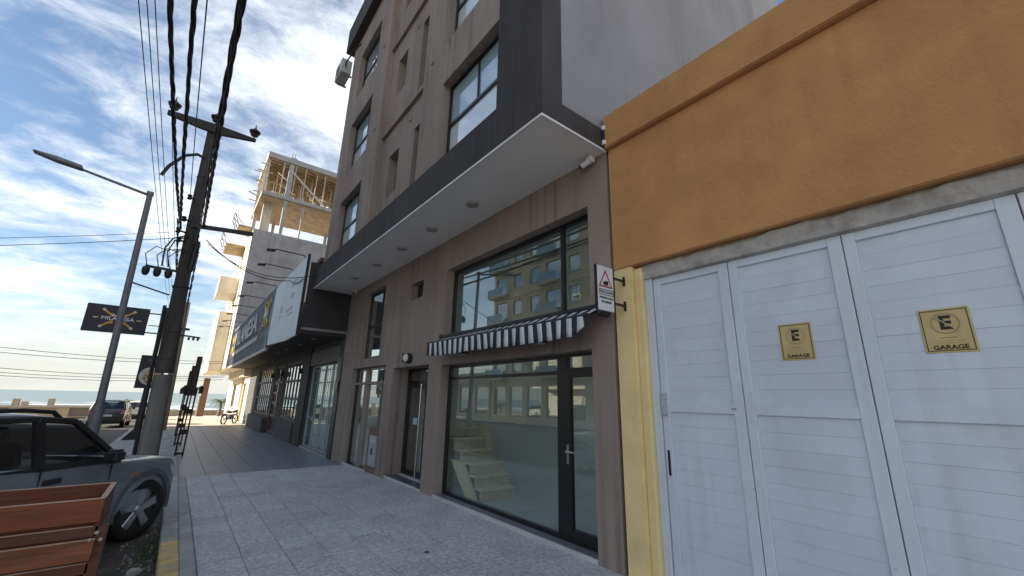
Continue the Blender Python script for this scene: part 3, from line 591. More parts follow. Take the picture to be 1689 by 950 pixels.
g.wall(fx, -7.0, 2.955, 3.235, 4.9, D, D + .11); g.box(D + .111, 9, -7, 2.955, 3.35, 5.3); g.build('wall', M_OR, GB, bevel=.01, seg=2)
G().box(D - .075, 9, -7.0, 2.957, 4.901, 5.38).build('parapet_band', M_OR, GB, bevel=.012, seg=2)
# ragged lintel strip
g = G(); top = []; yv = [2.66 - i * .14 for i in range(62)]
for y in yv: g.v.append(Vector((D + .075, y, 3.065))); g.v.append(Vector((D + .075 - rb.uniform(0, .02), y, 3.205 + rb.uniform(-.035, .03)))); g.v.append(Vector((D + .12, y, 3.26))); g.v.append(Vector((D + .135, y, 3.05)))
for i in range(len(yv) - 1):
    for k in range(4): a = 4 * i + k; b = 4 * i + (k + 1) % 4; g.f.append((a, b, b + 4, a + 4))
g.build('lintel', M_LINT, GB)
G().box(D, 9, 2.70, 2.953, -.1, 3.234).build('pillar', M_YE, GB, bevel=.012, seg=2)
G().box(D + .04, D + .3, 2.60, 2.699, -.1, 3.2).build('pillar_return', M_YE, GB, bevel=.01)
G().box(D + .3, 9, -7, 2.69, -.1, .02).box(8.9, 9, -7, 2.69, .02, 3.3).build('interior', M_CONC, GB)
# folding doors: leaves with stiles, rails and boards
M_DOOR = mat('white_door_paint', (0.62, 0.68, 0.75), 0.5, 0.06, 1.5, 0.15, 30, streak=.16, speck=.4, speck_col=(.36, .37, .40), stain=(.52, .56, .62), stain_amt=.6, stain_scale=1.2)
M_DOOR2 = mat('white_board_paint', (0.60, 0.66, 0.74), 0.5, 0.07, 1.2, 0.15, 30, streak=.2, speck=.4, speck_col=(.36, .37, .40), objvar=.02, stain=(.51, .55, .61), stain_amt=.7, stain_scale=1.6)
X = 4.0
G().box(X - .02, X + .08, 2.515, 2.598, .0, 3.075).box(X - .01, X + .08, -5.4, 2.515, 3.055, 3.09).build('door_jamb', M_DOOR, GB, bevel=.004)
def leaf(y0, y1, handle=False):
    lf = G()
    a, b = y0 + .004, y1 - .004; sw = .095; top = 3.05; bot = .03
    lf.box(X, X + .05, a, a + sw, bot, top).box(X, X + .05, b - sw * .85, b, bot, top)
    lf.box(X + .002, X + .048, a + sw, b - sw * .85, top - .075, top).box(X + .002, X + .048, a + sw, b - sw * .85, 1.612, 1.70).box(X + .002, X + .048, a + sw, b - sw * .85, bot, .13)
    L0 = lf.build('door_leaf', M_DOOR, GB, bevel=.004)
    rr = random.Random(int(y0 * 100))
    for (z0, z1, n) in ((1.70, 2.975, 10), (.13, 1.612, 11)):
        for k in range(n):
            c = z0 + (z1 - z0) * k / n; d = z0 + (z1 - z0) * (k + 1) / n; o = rr.uniform(-.0015, .0015)
            G().box(X + .022 + o, X + .04, a + sw + .001, b - sw * .85 - .001, c + .0005, d - .0005).build('board', M_DOOR2, L0, bevel=.0007)
    return L0
edges = [2.51, 1.682, 0.776, -0.142, -1.05, -1.95, -2.85]
leaves = [leaf(b, a) for a, b in zip(edges, edges[1:])]
G().box(X - .004, X + .004, 2.455, 2.482, 1.0, 1.24).build('finger_slot', M_BLACK, leaves[0], bevel=.003)
G().box(X - .03, X + .0, 2.44, 2.505, 1.58, 1.80).build('latch_plate', mat('worn_grey_metal', (.42, .42, .46), .5, .2, 20), leaves[0], bevel=.006)
for (yv_, zv_) in ((1.79, 1.66), (1.765, 1.66)): G().lathe([(.006, 0), (.006, -.006)], (X, yv_, zv_), 8, 'x').build('screw', M_DARKM, leaves[0])
M_YSG = mat('faded_yellow_plate', (.56, .45, .20), .55, .1, 8, stain=(.44, .35, .2), stain_amt=.5, stain_scale=9); M_INK = mat('black_print', (.015, .015, .015), .6); M_RED = mat('faded_red_print', (.42, .25, .13), .6); M_FADE = mat('faded_print', (.46, .37, .20), .6)
def no_parking(y0, y1, z0, z1, label):
    w, h = y1 - y0, z1 - z0; t = empty('garage_sign', (X, (y0 + y1) / 2, z0), label, 'sign', 'no parking plates on the garage doors'); xs = X + .004; cy = (y0 + y1) / 2
    G().box(X + .0165, X + .021, y0, y1, z0, z1).build('plate', M_YSG, t, bevel=.002)
    f = X + .0135; b = .007; i = .012
    G().box(f, f + .003, y0 + i, y1 - i, z0 + i, z0 + i + b * .6).box(f, f + .003, y0 + i, y1 - i, z1 - i - b * .6, z1 - i).box(f, f + .003, y0 + i, y0 + i + b * .6, z0 + i + b * .6, z1 - i - b * .6).box(f, f + .003, y1 - i - b * .6, y1 - i, z0 + i + b * .6, z1 - i - b * .6).build('border', M_INK, t)
    cz = z0 + h * .655; R = w * .285; g = G(); n = 36
    for q in range(n):
        a0, a1 = 2 * math.pi * q / n, 2 * math.pi * (q + 1) / n
        g.add([(f, cy + math.cos(a) * r, cz + math.sin(a) * r) for a, r in ((a0, R), (a1, R), (a1, R * .9), (a0, R * .9))], [(0, 1, 2, 3)])
    g.build('ring', M_RED, t)
    G().text('E', w * .50, (f + .001, cy, cz), (0, -1, 0), (0, 0, 1), bold=.035).build('letter', M_INK, t)
    g = G(); s = R * .68
    g.add([(f - .003, cy + s + .005, cz + s), (f - .003, cy + s, cz + s + .005), (f - .003, cy - s - .004, cz - s), (f - .003, cy - s, cz - s - .004)], [(0, 1, 2, 3)]); g.build('slash', mat('slash_print', (.55, .40, .22), .6), t)
    G().text('GARAGE', w * .16, (f + .001, cy, z0 + h * .115), (0, -1, 0), (0, 0, 1), bold=.02, sx=1.08).build('lettering', M_INK, t)
    G().box(f + .002, f + .004, cy - w * .17, cy + w * .17, z0 + h * .32, z0 + h * .345).build('faded_line', M_RED, t); G().box(f + .002, f + .004, cy - w * .32, cy + w * .32, z0 + h * .25, z0 + h * .275).box(f + .002, f + .004, cy - w * .28, cy + w * .28, z0 + h * .205, z0 + h * .225).build('faded_line', M_FADE, t)
no_parking(1.088, 1.333, 2.068, 2.378, 'yellow GARAGE no parking plate on the middle door leaf, nearer the pillar')
no_parking(0.195, 0.447, 2.066, 2.368, 'yellow GARAGE no parking plate on the door leaf farther right')

# projecting warning sign
WS = empty('warning_sign', (3.88, 2.805, 2.66), 'white projecting warning sign with a red triangle and truck beside the awning', 'sign')
sx0, sx1, sz0, sz1, sy = 3.375, 3.655, 2.662, 3.17, 2.805
G().box(sx0, sx1, sy - .012, sy + .012, sz0, sz1).build('plate', mat('sign_white', (.70, .71, .74), .45, .04, 4), WS, bevel=.003)
G().box(sx0 - .012, sx0 - .0005, sy - .016, sy + .016, sz0, sz1).build('edge_strip', M_BLACK, WS)
fr = sy - .015; scx = (sx0 + sx1) / 2 + .004
M_RD = mat('sign_red', (.45, .04, .04), .5)
def tri(c, r, w):
    pts = [(c[0], c[1] + r), (c[0] - r * .93, c[1] - r * .62), (c[0] + r * .93, c[1] - r * .62)]
    cx, cz = c[0], c[1] - r * .08; inn = [(cx + (x - cx) * w, cz + (z - cz) * w) for x, z in pts]; g = G()
    for i in range(3):
        j = (i + 1) % 3; g.add([(pts[i][0], fr, pts[i][1]), (pts[j][0], fr, pts[j][1]), (inn[j][0], fr, inn[j][1]), (inn[i][0], fr, inn[i][1])], [(0, 1, 2, 3)])
    return g
tri((scx, 3.005), .128, .76).build('triangle', M_RD, WS)
G().box(scx - .014, scx + .044, fr - .001, fr, 2.955, 3.0).box(scx - .044, scx - .016, fr - .001, fr, 2.955, 2.988).box(scx - .036, scx - .02, fr - .001, fr, 2.945, 2.954).box(scx + .008, scx + .024, fr - .001, fr, 2.945, 2.954).build('truck_symbol', M_INK, WS)
zz = 2.868
G().box(sx0 + .03, sx1 - .008, fr, fr + .001, zz - .033, zz - .026).box(sx0 + .03, sx1 - .008, fr, fr + .001, zz + .026, zz + .033).box(sx0 + .03, sx0 + .037, fr, fr + .001, zz - .026, zz + .026).box(sx1 - .015, sx1 - .008, fr, fr + .001, zz - .026, zz + .026).build('caption_box', M_INK, WS)
G().text('PRECAUCION', .039, (scx + .006, fr + .001, zz), (1, 0, 0), (0, 0, 1), sx=.85, bold=.01).build('lettering', M_INK, WS)
G().text('ENTRADA Y SALIDA', .033, (scx + .004, fr + .001, 2.803), (1, 0, 0), (0, 0, 1), sx=.78, bold=.02).text('DE CAMIONES', .033, (scx + .004, fr + .001, 2.757), (1, 0, 0), (0, 0, 1), sx=.78, bold=.02).build('lettering', M_INK, WS)
for z in (3.065, 2.768): G().box(sx1, 3.872, sy - .012, sy + .012, z - .012, z + .012).box(3.862, 3.88, sy - .012, sy + .012, z - .055, z + .055).build('bracket', M_BLACK, WS)

# ------------------------------------------------------------------ restaurant with the long sign
M_RW = mat('charcoal_render', (.085, .083, .080), .85, .15, 2, .4, 60); M_RBR = mat('dark_brown_panel', (.040, .034, .034), .8, .2, 2, .3, 40, stretch=(1, 1, .4))
RB = empty('restaurant_building', (6.5, 24, -.2), 'low charcoal restaurant building with a deep dark canopy and paned front windows', 'building')
rw_holes = [(13.85, 17.45, -.10, 2.78), (19.0, 22.35, .66, 3.14), (22.75, 24.9, -.12, 3.14), (25.4, 30.6, .62, 3.2)]
G().wall(fx, 13.43, 35.0, -.4, 3.6, D, D + .25, rw_holes).build('wall', M_RW, RB)
G().box(D - .03, D - .001, 13.45, 13.84, -.2, 2.9).build('pier', M_DARKM, RB); G().box(D - .06, D - .001, 17.47, 18.6, -.2, 3.5).build('dark_pier', mat('black_render', (.018, .018, .018), .7), RB)
G().box(D - .03, D - .001, 13.85, 17.45, 2.79, 3.3).build('shutter_box', mat('shutter_grey', (.16, .155, .15), .7), RB)
G().box(D + .25, 10, 13.45, 34.9, 3.6, 3.7).box(9.9, 10, 13.45, 34.9, -.3, 3.6).box(D + .26, 9.9, 13.46, 34.9, -.4, -.14).build('shell', M_RBR, RB)
# shop front with pale glass and a security grille
GLP = glass('pale_shop_glass', (.72, .82, .79), 1.6, .20)
pf = window_unit(RB, fx, 13.86, 17.44, -.09, 2.77, D + .10, [14.75, 15.65, 16.55], [], .035, mat('pale_frame', (.42, .47, .46), .5), GLP)
g = G()
for y in [13.95 + .22 * i for i in range(16)]: g.box(D + .045, D + .055, y - .006, y + .006, -.05, 2.74)
for z in (.35, .95, 1.55, 2.15, 2.6): g.box(D + .056, D + .066, 13.9, 17.4, z - .008, z + .008)
g.build('security_grille', mat('grille_pale_steel', (.35, .40, .40), .5), RB)
G().box(D - .02, D + .02, 13.84, 17.46, -.16, -.075).build('sill', M_CONC, RB)
G().box(D + .6, D + .62, 13.9, 17.4, -.1, 2.7).build('curtain', mat('pale_curtain', (.78, .84, .81), .9, .12, 3, stretch=(1, 6, .2)), RB)
M_PFR = mat('weathered_frame', (.15, .135, .125), .7, .2, 12)
window_unit(RB, fx, 19.01, 22.34, .67, 3.13, D + .03, [19.7, 20.35, 21.0, 21.65], [1.55, 2.3], .10, M_PFR, GLW, depth=.1)
window_unit(RB, fx, 25.41, 30.59, .63, 3.19, D + .03, [26.05, 26.7, 27.35, 28.0, 28.65, 29.3, 29.95], [1.55, 2.35], .10, M_PFR, GLW, depth=.1)
window_unit(RB, fx, 22.76, 23.7, -.1, 3.13, D + .03, [23.2], [2.3], .10, M_PFR, GLW, depth=.1)
rd = window_unit(RB, fx, 23.72, 24.89, -.1, 2.3, D + .03, [24.3], [.7, 1.3, 1.8], .11, mat('maroon_door', (.10, .03, .03), .5), GLW, depth=.1, name='front_door')
window_unit(RB, fx, 23.72, 24.89, 2.31, 3.13, D + .03, [24.3], [], .10, M_PFR, GLW, depth=.1)
for y in (18.75, 22.55, 25.15): 
    ln = G().box(D - .16, D - .02, y - .05, y + .05, 2.55, 2.78).build('wall_lantern', M_DARKM, RB, bevel=.01)
G().box(D - .25, D - .002, 25.2, 30.9, -.35, .55).build('planter_wall', M_RW, RB, bevel=.01); G().box(D - .08, D - .002, 19.0, 22.4, -.3, .60).build('plinth', M_RW, RB, bevel=.01)
# small grey electric box on the party pier
eb = G().box(D - .09, D - .031, 13.5, 13.72, 1.85, 2.15).build('electric_box', mat('grey_plastic', (.3, .3, .29), .6), RB, bevel=.02)
# canopy
CX = 2.50
G().box(CX, D - .002, 13.46, 35.0, 3.50, 3.62).build('canopy_soffit', M_RBR, RB)
G().box(CX + .06, D - .002, 13.45, 13.5, 3.63, 5.75).box(D - .1, D + .05, 13.51, 35, 3.63, 5.8).build('canopy_side', M_RBR, RB)
G().box(CX + .05, D - .003, 13.41, 13.449, 3.60, 3.68).build('edge_beam', mat('edge_beam_grey', (.22, .21, .21), .7), RB)
G().box(CX + .3, D + .6, 13.43, 13.9, 5.81, 5.95).build('coping', mat('rusty_coping', (.16, .09, .06), .9, .3, 5), RB)
for y in (14.6, 16.6, 18.8, 21.0, 23.5): G().lathe([(.09, 3.5), (.09, 3.485)], (3.2, y, 0), 14).build('downlight', mat('dim_lens', (.35, .34, .32), .4), RB)
# long sign board
SB = empty('sign_board', (2.47, 24, 3.45), 'long dark restaurant sign board with raised letters and yellow crossed emblems above the canopy', 'sign')
M_SBD = mat('slate_sign_panel', (.075, .085, .11), .5, .45, 5, .5, 12)
G().box(2.44, 2.495, 19.0, 35.0, 3.50, 5.98).build('panel', M_SBD, SB)
g = G(); rq = random.Random(6)
for i in range(30):           # relief mesh of thin slanting strips on the panel
    y = 19.1 + i * .53
    g.bar((2.43, y, 3.55), (2.43, min(y + 1.2, 34.95), 5.93), .02, .05); g.bar((2.425, y, 5.93), (2.425, min(y + 1.2, 34.95), 3.55), .02, .05)
g.build('relief_mesh', mat('sign_relief', (.17, .19, .23), .45), SB)
G().box(2.41, 2.5, 19.0, 35.02, 5.981, 6.04).box(2.41, 2.5, 18.9, 35.02, 3.40, 3.497).build('rim', mat('sign_rim', (.36, .38, .41), .5), SB)
M_LET = mat('raised_letter_grey', (.34, .34, .34), .5)
G().text('MILANESA', 1.35, (2.425, 27.6, 5.0), (0, -1, 0), (0, 0, 1), depth=.06, sx=1.6, bold=.02).build('letters', M_LET, SB)
G().box(2.405, 2.43, 22.0, 33.2, 4.10, 4.32).build('subtitle_bar', mat('subtitle_grey', (.24, .25, .28), .5), SB)
M_YEL = mat('emblem_yellow', (.55, .36, .04), .5)
def emblem_x(cy, cz, r, x, par):
    g = G()
    for a in (35, 145, 215, 325, 90, 270):
        ca, sa = math.cos(math.radians(a)), math.sin(math.radians(a)); ll = r * (1 if a % 90 else .55)
        g.bar((x, cy + ca * r * .18, cz + sa * r * .18), (x, cy + ca * ll, cz + sa * ll), .16 * r, .06, (1, 0, 0))
        g.bar((x, cy + ca * ll - sa * .16 * r, cz + sa * ll + ca * .16 * r), (x, cy + ca * ll + sa * .16 * r, cz + sa * ll - ca * .16 * r), .14 * r, .06, (1, 0, 0))
    return g.build('emblem', M_YEL, par)
emblem_x(20.3, 5.05, .85, 2.42, SB); emblem_x(33.9, 4.9, .95, 2.42, SB)
G().box(2.38, 2.43, 19.75, 20.85, 4.92, 5.16).build('emblem_band', M_LET, SB)
# pale blank board at its near end
WB = empty('pale_board', (2.45, 16.2, 3.4), 'pale weathered board with faded print at the near end of the restaurant sign', 'sign')
M_PB = mat('pale_weathered_board', (.70, .78, .82), .55, .06, 1.5, stain=(.58, .66, .70), stain_amt=.4, stain_scale=1.4)
g = G(); g.prism([(13.55, 3.44), (13.55, 5.97), (18.95, 5.97), (18.98, 3.60), (15.2, 3.42)], fx, 2.45, 2.50); g.build('panel', M_PB, WB, bevel=.006)
G().box(2.44, 2.52, 13.50, 13.549, 3.44, 6.0).build('end_strip', M_DARKM, WB)
M_GP = mat('faded_grey_print', (.48, .55, .59), .6)
for (y, z, w, h) in ((15.0, 5.45, .95, .14), (15.2, 5.3, .7, .06), (15.1, 4.95, .5, .22), (15.3, 4.5, 1.1, .12), (15.15, 4.32, .8, .08), (16.9, 4.75, .5, .3), (16.9, 4.45, .7, .07)):
    g = G(); n = max(3, int(w / .11))
    for i in range(n): g.box(2.446, 2.4485, y - w / 2 + i * w / n, y - w / 2 + (i + .7) * w / n, z - h / 2, z + h / 2 * random.uniform(.7, 1))
    g.build('faded_print', M_GP, WB)
# gooseneck lamps along the top of the sign
for i, y in enumerate((14.05, 15.95, 19.0, 22.0, 24.8, 27.6, 30.6, 33.4)):
    t = empty('sign_lamp', (2.47, y, 6.0), '%s dark gooseneck lamp from the near end of the restaurant sign' % ('first second third fourth fifth sixth seventh last'.split()[i]), 'lamp', 'gooseneck lamps over the restaurant sign')
    G().tube([(2.47, y, 6.0), (2.44, y, 6.08), (1.62, y, 6.10), (1.55, y, 6.07)], .018, 6).build('arm', M_DARKM, t)
    G().prism([(1.62, 6.09), (1.36, 6.05), (1.36, 5.99), (1.60, 6.02)], fy, y - .07, y + .07).build('lamp_head', M_DARKM, t, bevel=.01)

# ------------------------------------------------------------------ building under construction
M_RAW = mat('raw_concrete', (.42, .395, .385), .92, .16, .7, .6, 12, stain=(.26, .235, .23), stain_amt=.8, stain_scale=.4, streak=.5)
M_RAWL = mat('pale_raw_concrete', (.40, .385, .36), .92, .15, 1.2, .5, 12); M_CREAM = mat('cream_render', (.64, .58, .47), .9, .12, .8, .3, 20, streak=.4, stain=(.54, .48, .38), stain_amt=.5, stain_scale=.6)
M_FORM = mat('formwork_timber', (.42, .31, .18), .8, .3, 2.5, .3, 12, stain=(.33, .2, .08), stain_amt=.6, stain_scale=1.2)
CB_ = empty('construction_building', (6.5, 41, -.2), 'unfinished cream and concrete tower with propped open slabs above the restaurant', 'building')
cx0, cy0, cy1 = 2.30, 35.05, 50.0
G().box(cx0, 10.5, cy0, cy0 + .3, 3.45, 13.95).build('party_wall', M_RAW, CB_)
fh = [(36.4, 37.4, 4.8, 6.9), (39.2, 40.6, 8.2, 10.2), (43.5, 45.2, 8.2, 10.2), (36.8, 37.8, 8.0, 10.0), (36.8, 37.8, 11.2, 13.0), (39.6, 41.0, 11.4, 13.3), (43.5, 45.2, 11.4, 13.3)]
G().wall(fx, cy0 + .31, cy1, 3.45, 13.9, cx0, cx0 + .3, fh).build('front_wall', M_CREAM, CB_)
for (a, b, c, d) in fh: window_unit(CB_, fx, a + .01, b - .01, c + .01, d - .01, cx0 + .15, [(a + b) / 2], [], .07, M_PFR, GLW)
G().box(cx0 + .31, 10.4, cy0 + .31, cy1, 3.45, 3.6).box(cx0 + .31, 10.4, cy0 + .31, cy1, 13.6, 13.9).box(10.4, 10.5, cy0 + .31, cy1, -.4, 13.9).build('floor_slab', M_RAW, CB_)
G().wall(fx, cy0 + .01, cy1, -.45, 3.44, D, D + .3, [(36.6, 38.0, -.4, 2.5), (39.6, 41.2, -.4, 2.6), (43.0, 45.5, .6, 2.5)]).build('ground_wall', M_CREAM, CB_)
G().box(D + .15, D + .2, 36.6, 38.0, -.4, 2.5).build('door', mat('ochre_door', (.35, .23, .1), .6), CB_); G().box(D + .15, D + .2, 39.6, 41.2, -.4, 2.6).build('door', mat('tan_shutter', (.4, .3, .18), .6), CB_); G().box(D + .15, D + .2, 43, 45.5, .6, 2.5).build('window', M_DARKM, CB_)
G().box(D - .15, D - .001, 38.3, 39.2, -.4, 3.0).box(D - .4, D - .001, 35.2, 47, 2.95, 3.43).build('pilaster', M_CREAM, CB_)
# protruding bay and balconies on the sunny side
G().box(1.42, cx0 - .002, 38.2, 47.5, 3.30, 7.85).build('bay', M_CREAM, CB_, bevel=.02)
G().box(1.40, 1.419, 38.7, 39.1, 4.0, 6.0).build('bay_slot', mat('slot_tan', (.42, .33, .2), .9), CB_)
b1 = G().wall(fx, 38.6, 42.5, 9.45, 10.7, 1.0, 1.12).box(1.12, cx0 - .002, 38.6, 38.72, 9.45, 10.7).box(1.12, cx0 - .002, 38.72, 42.4, 9.45, 9.6).build('balcony', M_CREAM, CB_)
for (y0, y1, x0, z) in ((35.9, 38.0, 1.35, 14.15), (39.5, 42.5, .92, 13.6)):
    b = G().box(x0, cx0 - .002, y0, y1, z, z + .16).build('balcony_slab', M_FORM, CB_)
    g = G()
    for k in range(3):
        yy = y0 + (y1 - y0) * k / 2; g.bar((x0, yy, z + .16), (x0 - .35, yy, z + 1.0), .05, .05).bar((x0 - .35, yy, z + 1.0), (x0 + .3, yy, z + .2), .04, .04)
    g.bar((x0 - .35, y0, z + 1.0), (x0 - .35, y1, z + 1.0), .05, .05).build('edge_prop', mat('grey_scaffold', (.25, .24, .23), .6), b)
    G().box(x0 + .2, cx0 - .002, y0 + .2, y1 - .2, z + .16, z + .2).build('deck', M_RAWL, b)
# open floors: slabs, columns and props
S1, S2 = 16.95, 20.25
g1 = G().box(cx0 + .05, 10.4, cy0, 41.3, S1, S1 + .28).build('upper_slab', M_RAWL, CB_)
G().box(cx0 + .06, 10.39, cy0 + .12, 41.29, S1 - .05, S1 - .001).build('formwork_sheet', M_FORM, CB_)
g2 = G().box(cx0 + .02, 10.4, cy0 - .02, 41.3, S2, S2 + .45).build('roof_slab', M_RAWL, CB_)
G().box(cx0 + .05, 10.39, cy0 + .1, 41.29, S2 - .06, S2 - .001).build('formwork_sheet', M_FORM, CB_)
for x in (4.1, 8.6):
    for y in (cy0 + .02, 40.5):
        G().box(x - .16, x + .16, y, y + .35, S1 + .281, S2 - .061).build('column', mat('column_plaster', (.38, .38, .39), .9, .2, 3), CB_, bevel=.01); G().box(x - .12, x + .12, y + .05, y + .3, 13.95, S1 - .051).build('column', M_RAWL, CB_)
for a in ((2.75, 3.4, 36.6, 36.9), (2.4, 2.65, 39.5, 39.8)): G().box(*a, 13.9, S1 - .051).build('wall_stub', M_CREAM, CB_)
G().box(5.4, 5.5, cy0 + .2, cy0 + .3, 13.95, S1 - .05).bar((5.45, cy0 + .25, S1 - .5), (5.95, cy0 + .25, S1 - .06), .08, .08).bar((5.45, cy0 + .25, S1 - .5), (4.95, cy0 + .25, S1 - .06), .08, .08).build('prop', M_RAWL, CB_)
M_PROP = mat('timber_prop', (.48, .42, .34), .8, .2, 8); rp_ = random.Random(9)
for i in range(26):
    x = 2.6 + (i % 9) * .86 + rp_.uniform(-.12, .12); y = cy0 + .35 + (i // 9) * 1.5 + rp_.uniform(-.3, .3)
    G().bar((x, y, S1 + .28), (x + rp_.uniform(-.1, .1), y, S2 - .06), .075, .075).build('prop', M_PROP, CB_)
for i in range(8):
    y = cy0 + .5 + i * .75; G().bar((cx0 + .12, y, S1 + .28), (cx0 + .12, y + rp_.uniform(-.1, .1), S2 - .06), .08, .08).build('prop', M_PROP, CB_)
for i in range(7):
    y = cy0 + .4 + i * .85; z = S2 - .12 if i % 2 else S2 - 1.2 - .1 * i
    G().bar((cx0 - .55 + rp_.uniform(0, .25), y, z), (cx0 + .6, y, z), .06, .08).build('joist_end', M_PROP, CB_)
G().bar((4.15, cy0 + .05, S2 - .7), (7.0, cy0 + .05, S1 + .3), .1, .14).build('diagonal_brace', mat('pale_plank', (.55, .5, .42), .8), CB_)
for z in (.7, 1.6): G().box(cx0 + .3, 3.9, cy0 + 1.2, cy0 + 1.25, S1 + z, S1 + z + .15).build('rail_board', M_FORM, CB_)
for i in range(14): G().box(cx0 + .2, 10.2, cy0 + .5 + i * .42, cy0 + .58 + i * .42, S2 - .22, S2 - .061).build('joist', M_FORM, CB_)
g = G()
for (x, y) in ((4.0, cy0 + .1), (4.2, cy0 + .1), (4.0, cy0 + .3), (4.2, cy0 + .3)): g.tube([(x, y, S2 + .45), (x, y, S2 + 1.1)], .012, 5)
g.build('rebar', mat('rusty_rebar', (.14, .10, .09), .9), CB_)
G().box(3.9, 4.35, cy0 - .022, cy0 + .4, S2 + .451, S2 + .55).build('column_starter', M_RAWL, CB_)

# timber clutter inside the open top storey
for i in range(34):
    x = rp_.uniform(2.6, 9.5); y = cy0 + rp_.uniform(.8, 3.8); z = S1 + .3 + rp_.uniform(0, 1.6)
    G().bar((x, y, z), (x + rp_.uniform(-1.6, 1.6), y + rp_.uniform(-.6, .6), z + rp_.uniform(-.1, 1.0)), .14, .035).build('plank', M_PROP if i % 3 else M_FORM, CB_)
for i in range(9): G().box(2.5 + i * .88, 3.3 + i * .88, cy0 + 4.2, cy0 + 4.25, S1 + .3, S2 - rp_.uniform(.3, 1.4)).build('shutter_panel', M_FORM, CB_)
# ------------------------------------------------------------------ buildings across the street (seen in the shop glass, and shading the street)
def block(name, label, y0, y1, H, wallc, wm, win_rows, cols, blue):
    B = empty(name, (-21, (y0 + y1) / 2, 0), label, 'building'); fxm = lambda u, v, w: (-16.6 - w, u, v)
    hol = []
    n = cols; cw = (y1 - y0) / n; 
    for r in range(win_rows):
        for c in range(n):
            a = y0 + c * cw + cw * .22; z = 4.3 + r * 2.75
            hol.append((a, a + cw * .52, z, z + 1.45) if (c + 1) % 3 else (a - cw * .1, a + cw * .66, z - .55, z + 1.55))
    shop = [(y0 + c * cw + cw * .12, y0 + c * cw + cw * .86, .25, 2.9) for c in range(n)]
    G().wall(fxm, y0, y1, -.2, H, 0, .3, hol + shop).build('wall', wm, B)
    G().box(-27, -16.91, y0, y1, H - .3, H - .01).box(-27, -26.9, y0, y1, -.2, H - .31).box(-26.89, -16.91, y0, y0 + .1, -.2, H - .31).box(-26.89, -16.91, y1 - .1, y1, -.2, H - .31).build('shell', wm, B)
    for r in range(win_rows + 1): G().box(-16.599, -16.50, y0 + .02, y1 - .02, 3.35 + r * 2.75, 3.5 + r * 2.75).build('string_course', wm, B)
    for i, (a, b, c, d) in enumerate(hol + shop):
        if i < len(hol): G().box(-16.65, -16.52, a - .08, b + .08, c - .07, c - .005).build('sill', M_CONC, B)
        if y1 > 0 and b > -2:
            G().box(-16.76, -16.75, a, b, c, d).build('pane', GLW, B); G().box(-17.2, -17.18, a, b, c + (d - c) * .35 * (i % 3 == 0), d).build('blind', M_ROLL if i % 2 else mat('dim_curtain', (.2, .2, .2), .9), B)
            if (i % n + 1) % 3 == 0 and i < len(hol):
                bb = G().box(-15.7, -16.599, a - .3, b + .3, c - .22, c - .06).build('balcony', wm, B); G().box(-15.74, -15.70, a - .3, b + .3, c - .06, c + .75).build('balustrade', blue, bb)
M_AP1 = mat('sandstone_render', (.52, .46, .35), .9, .14, .6, streak=.4); M_AP2 = mat('grey_brown_render', (.36, .34, .31), .9, .08, .6); M_BLU = mat('blue_balustrade', (.16, .32, .45), .4, .1, 2)
block('cream_apartment_block', 'tall cream apartment block with blue balconies, seen only reflected in the shop window', 19.2, 34.5, 21.4, None, M_AP1, 6, 6, M_BLU)
block('dark_apartment_block', 'dark grey apartment block seen only reflected at the right of the shop window', 0.9, 19.1, 21.6, None, M_AP2, 6, 7, M_DARKM)
block('low_shop_row', 'row of low shops across the street, seen only reflected low in the shop glass', 34.7, 54.0, 4.4, None, M_AP2, 0, 6, M_DARKM)
# ------------------------------------------------------------------ sea wall, far promenade
SWL = empty('sea_wall', (-20, 62, -1), 'low concrete sea wall with piers between the street and the beach', 'wall')
M_WALL = mat('sea_wall_plaster', (.42, .35, .25), .9, .15, .6, .3, 10); M_WALLD = mat('sea_wall_panel', (.20, .17, .14), .9, .2, .8)
G().box(-70, -1.2, 61.7, 62.3, .02, .22).build('coping', mat('sea_wall_coping', (.45, .40, .35), .85, .12, .8), SWL, bevel=.02)
x = -70
while x < -2:
    G().box(x, x + .9, 61.8, 62.2, -1.2, .019).build('pier', M_WALL, SWL); G().box(x + .9, x + 3.2, 61.95, 62.05, -1.2, -.12 if int(x) % 3 else .019).build('panel', M_WALLD if int(x) % 2 else M_WALL, SWL); x += 3.2
for (xx, h) in ((-12.3, .62), (-11.7, .35), (-9.95, .65), (-15.2, .62), (-13.6, .4)): G().box(xx, xx + .45, 61.75, 62.25, .221, .22 + h).build('merlon', M_WALL, SWL)
SW2 = G().box(-.6, 5.5, 66.6, 67.0, -1.4, -.35).build('low_wall', M_WALL, bevel=.02); prop(SW2, 'short low wall at the sunny street end behind the lattice stands', 'wall')
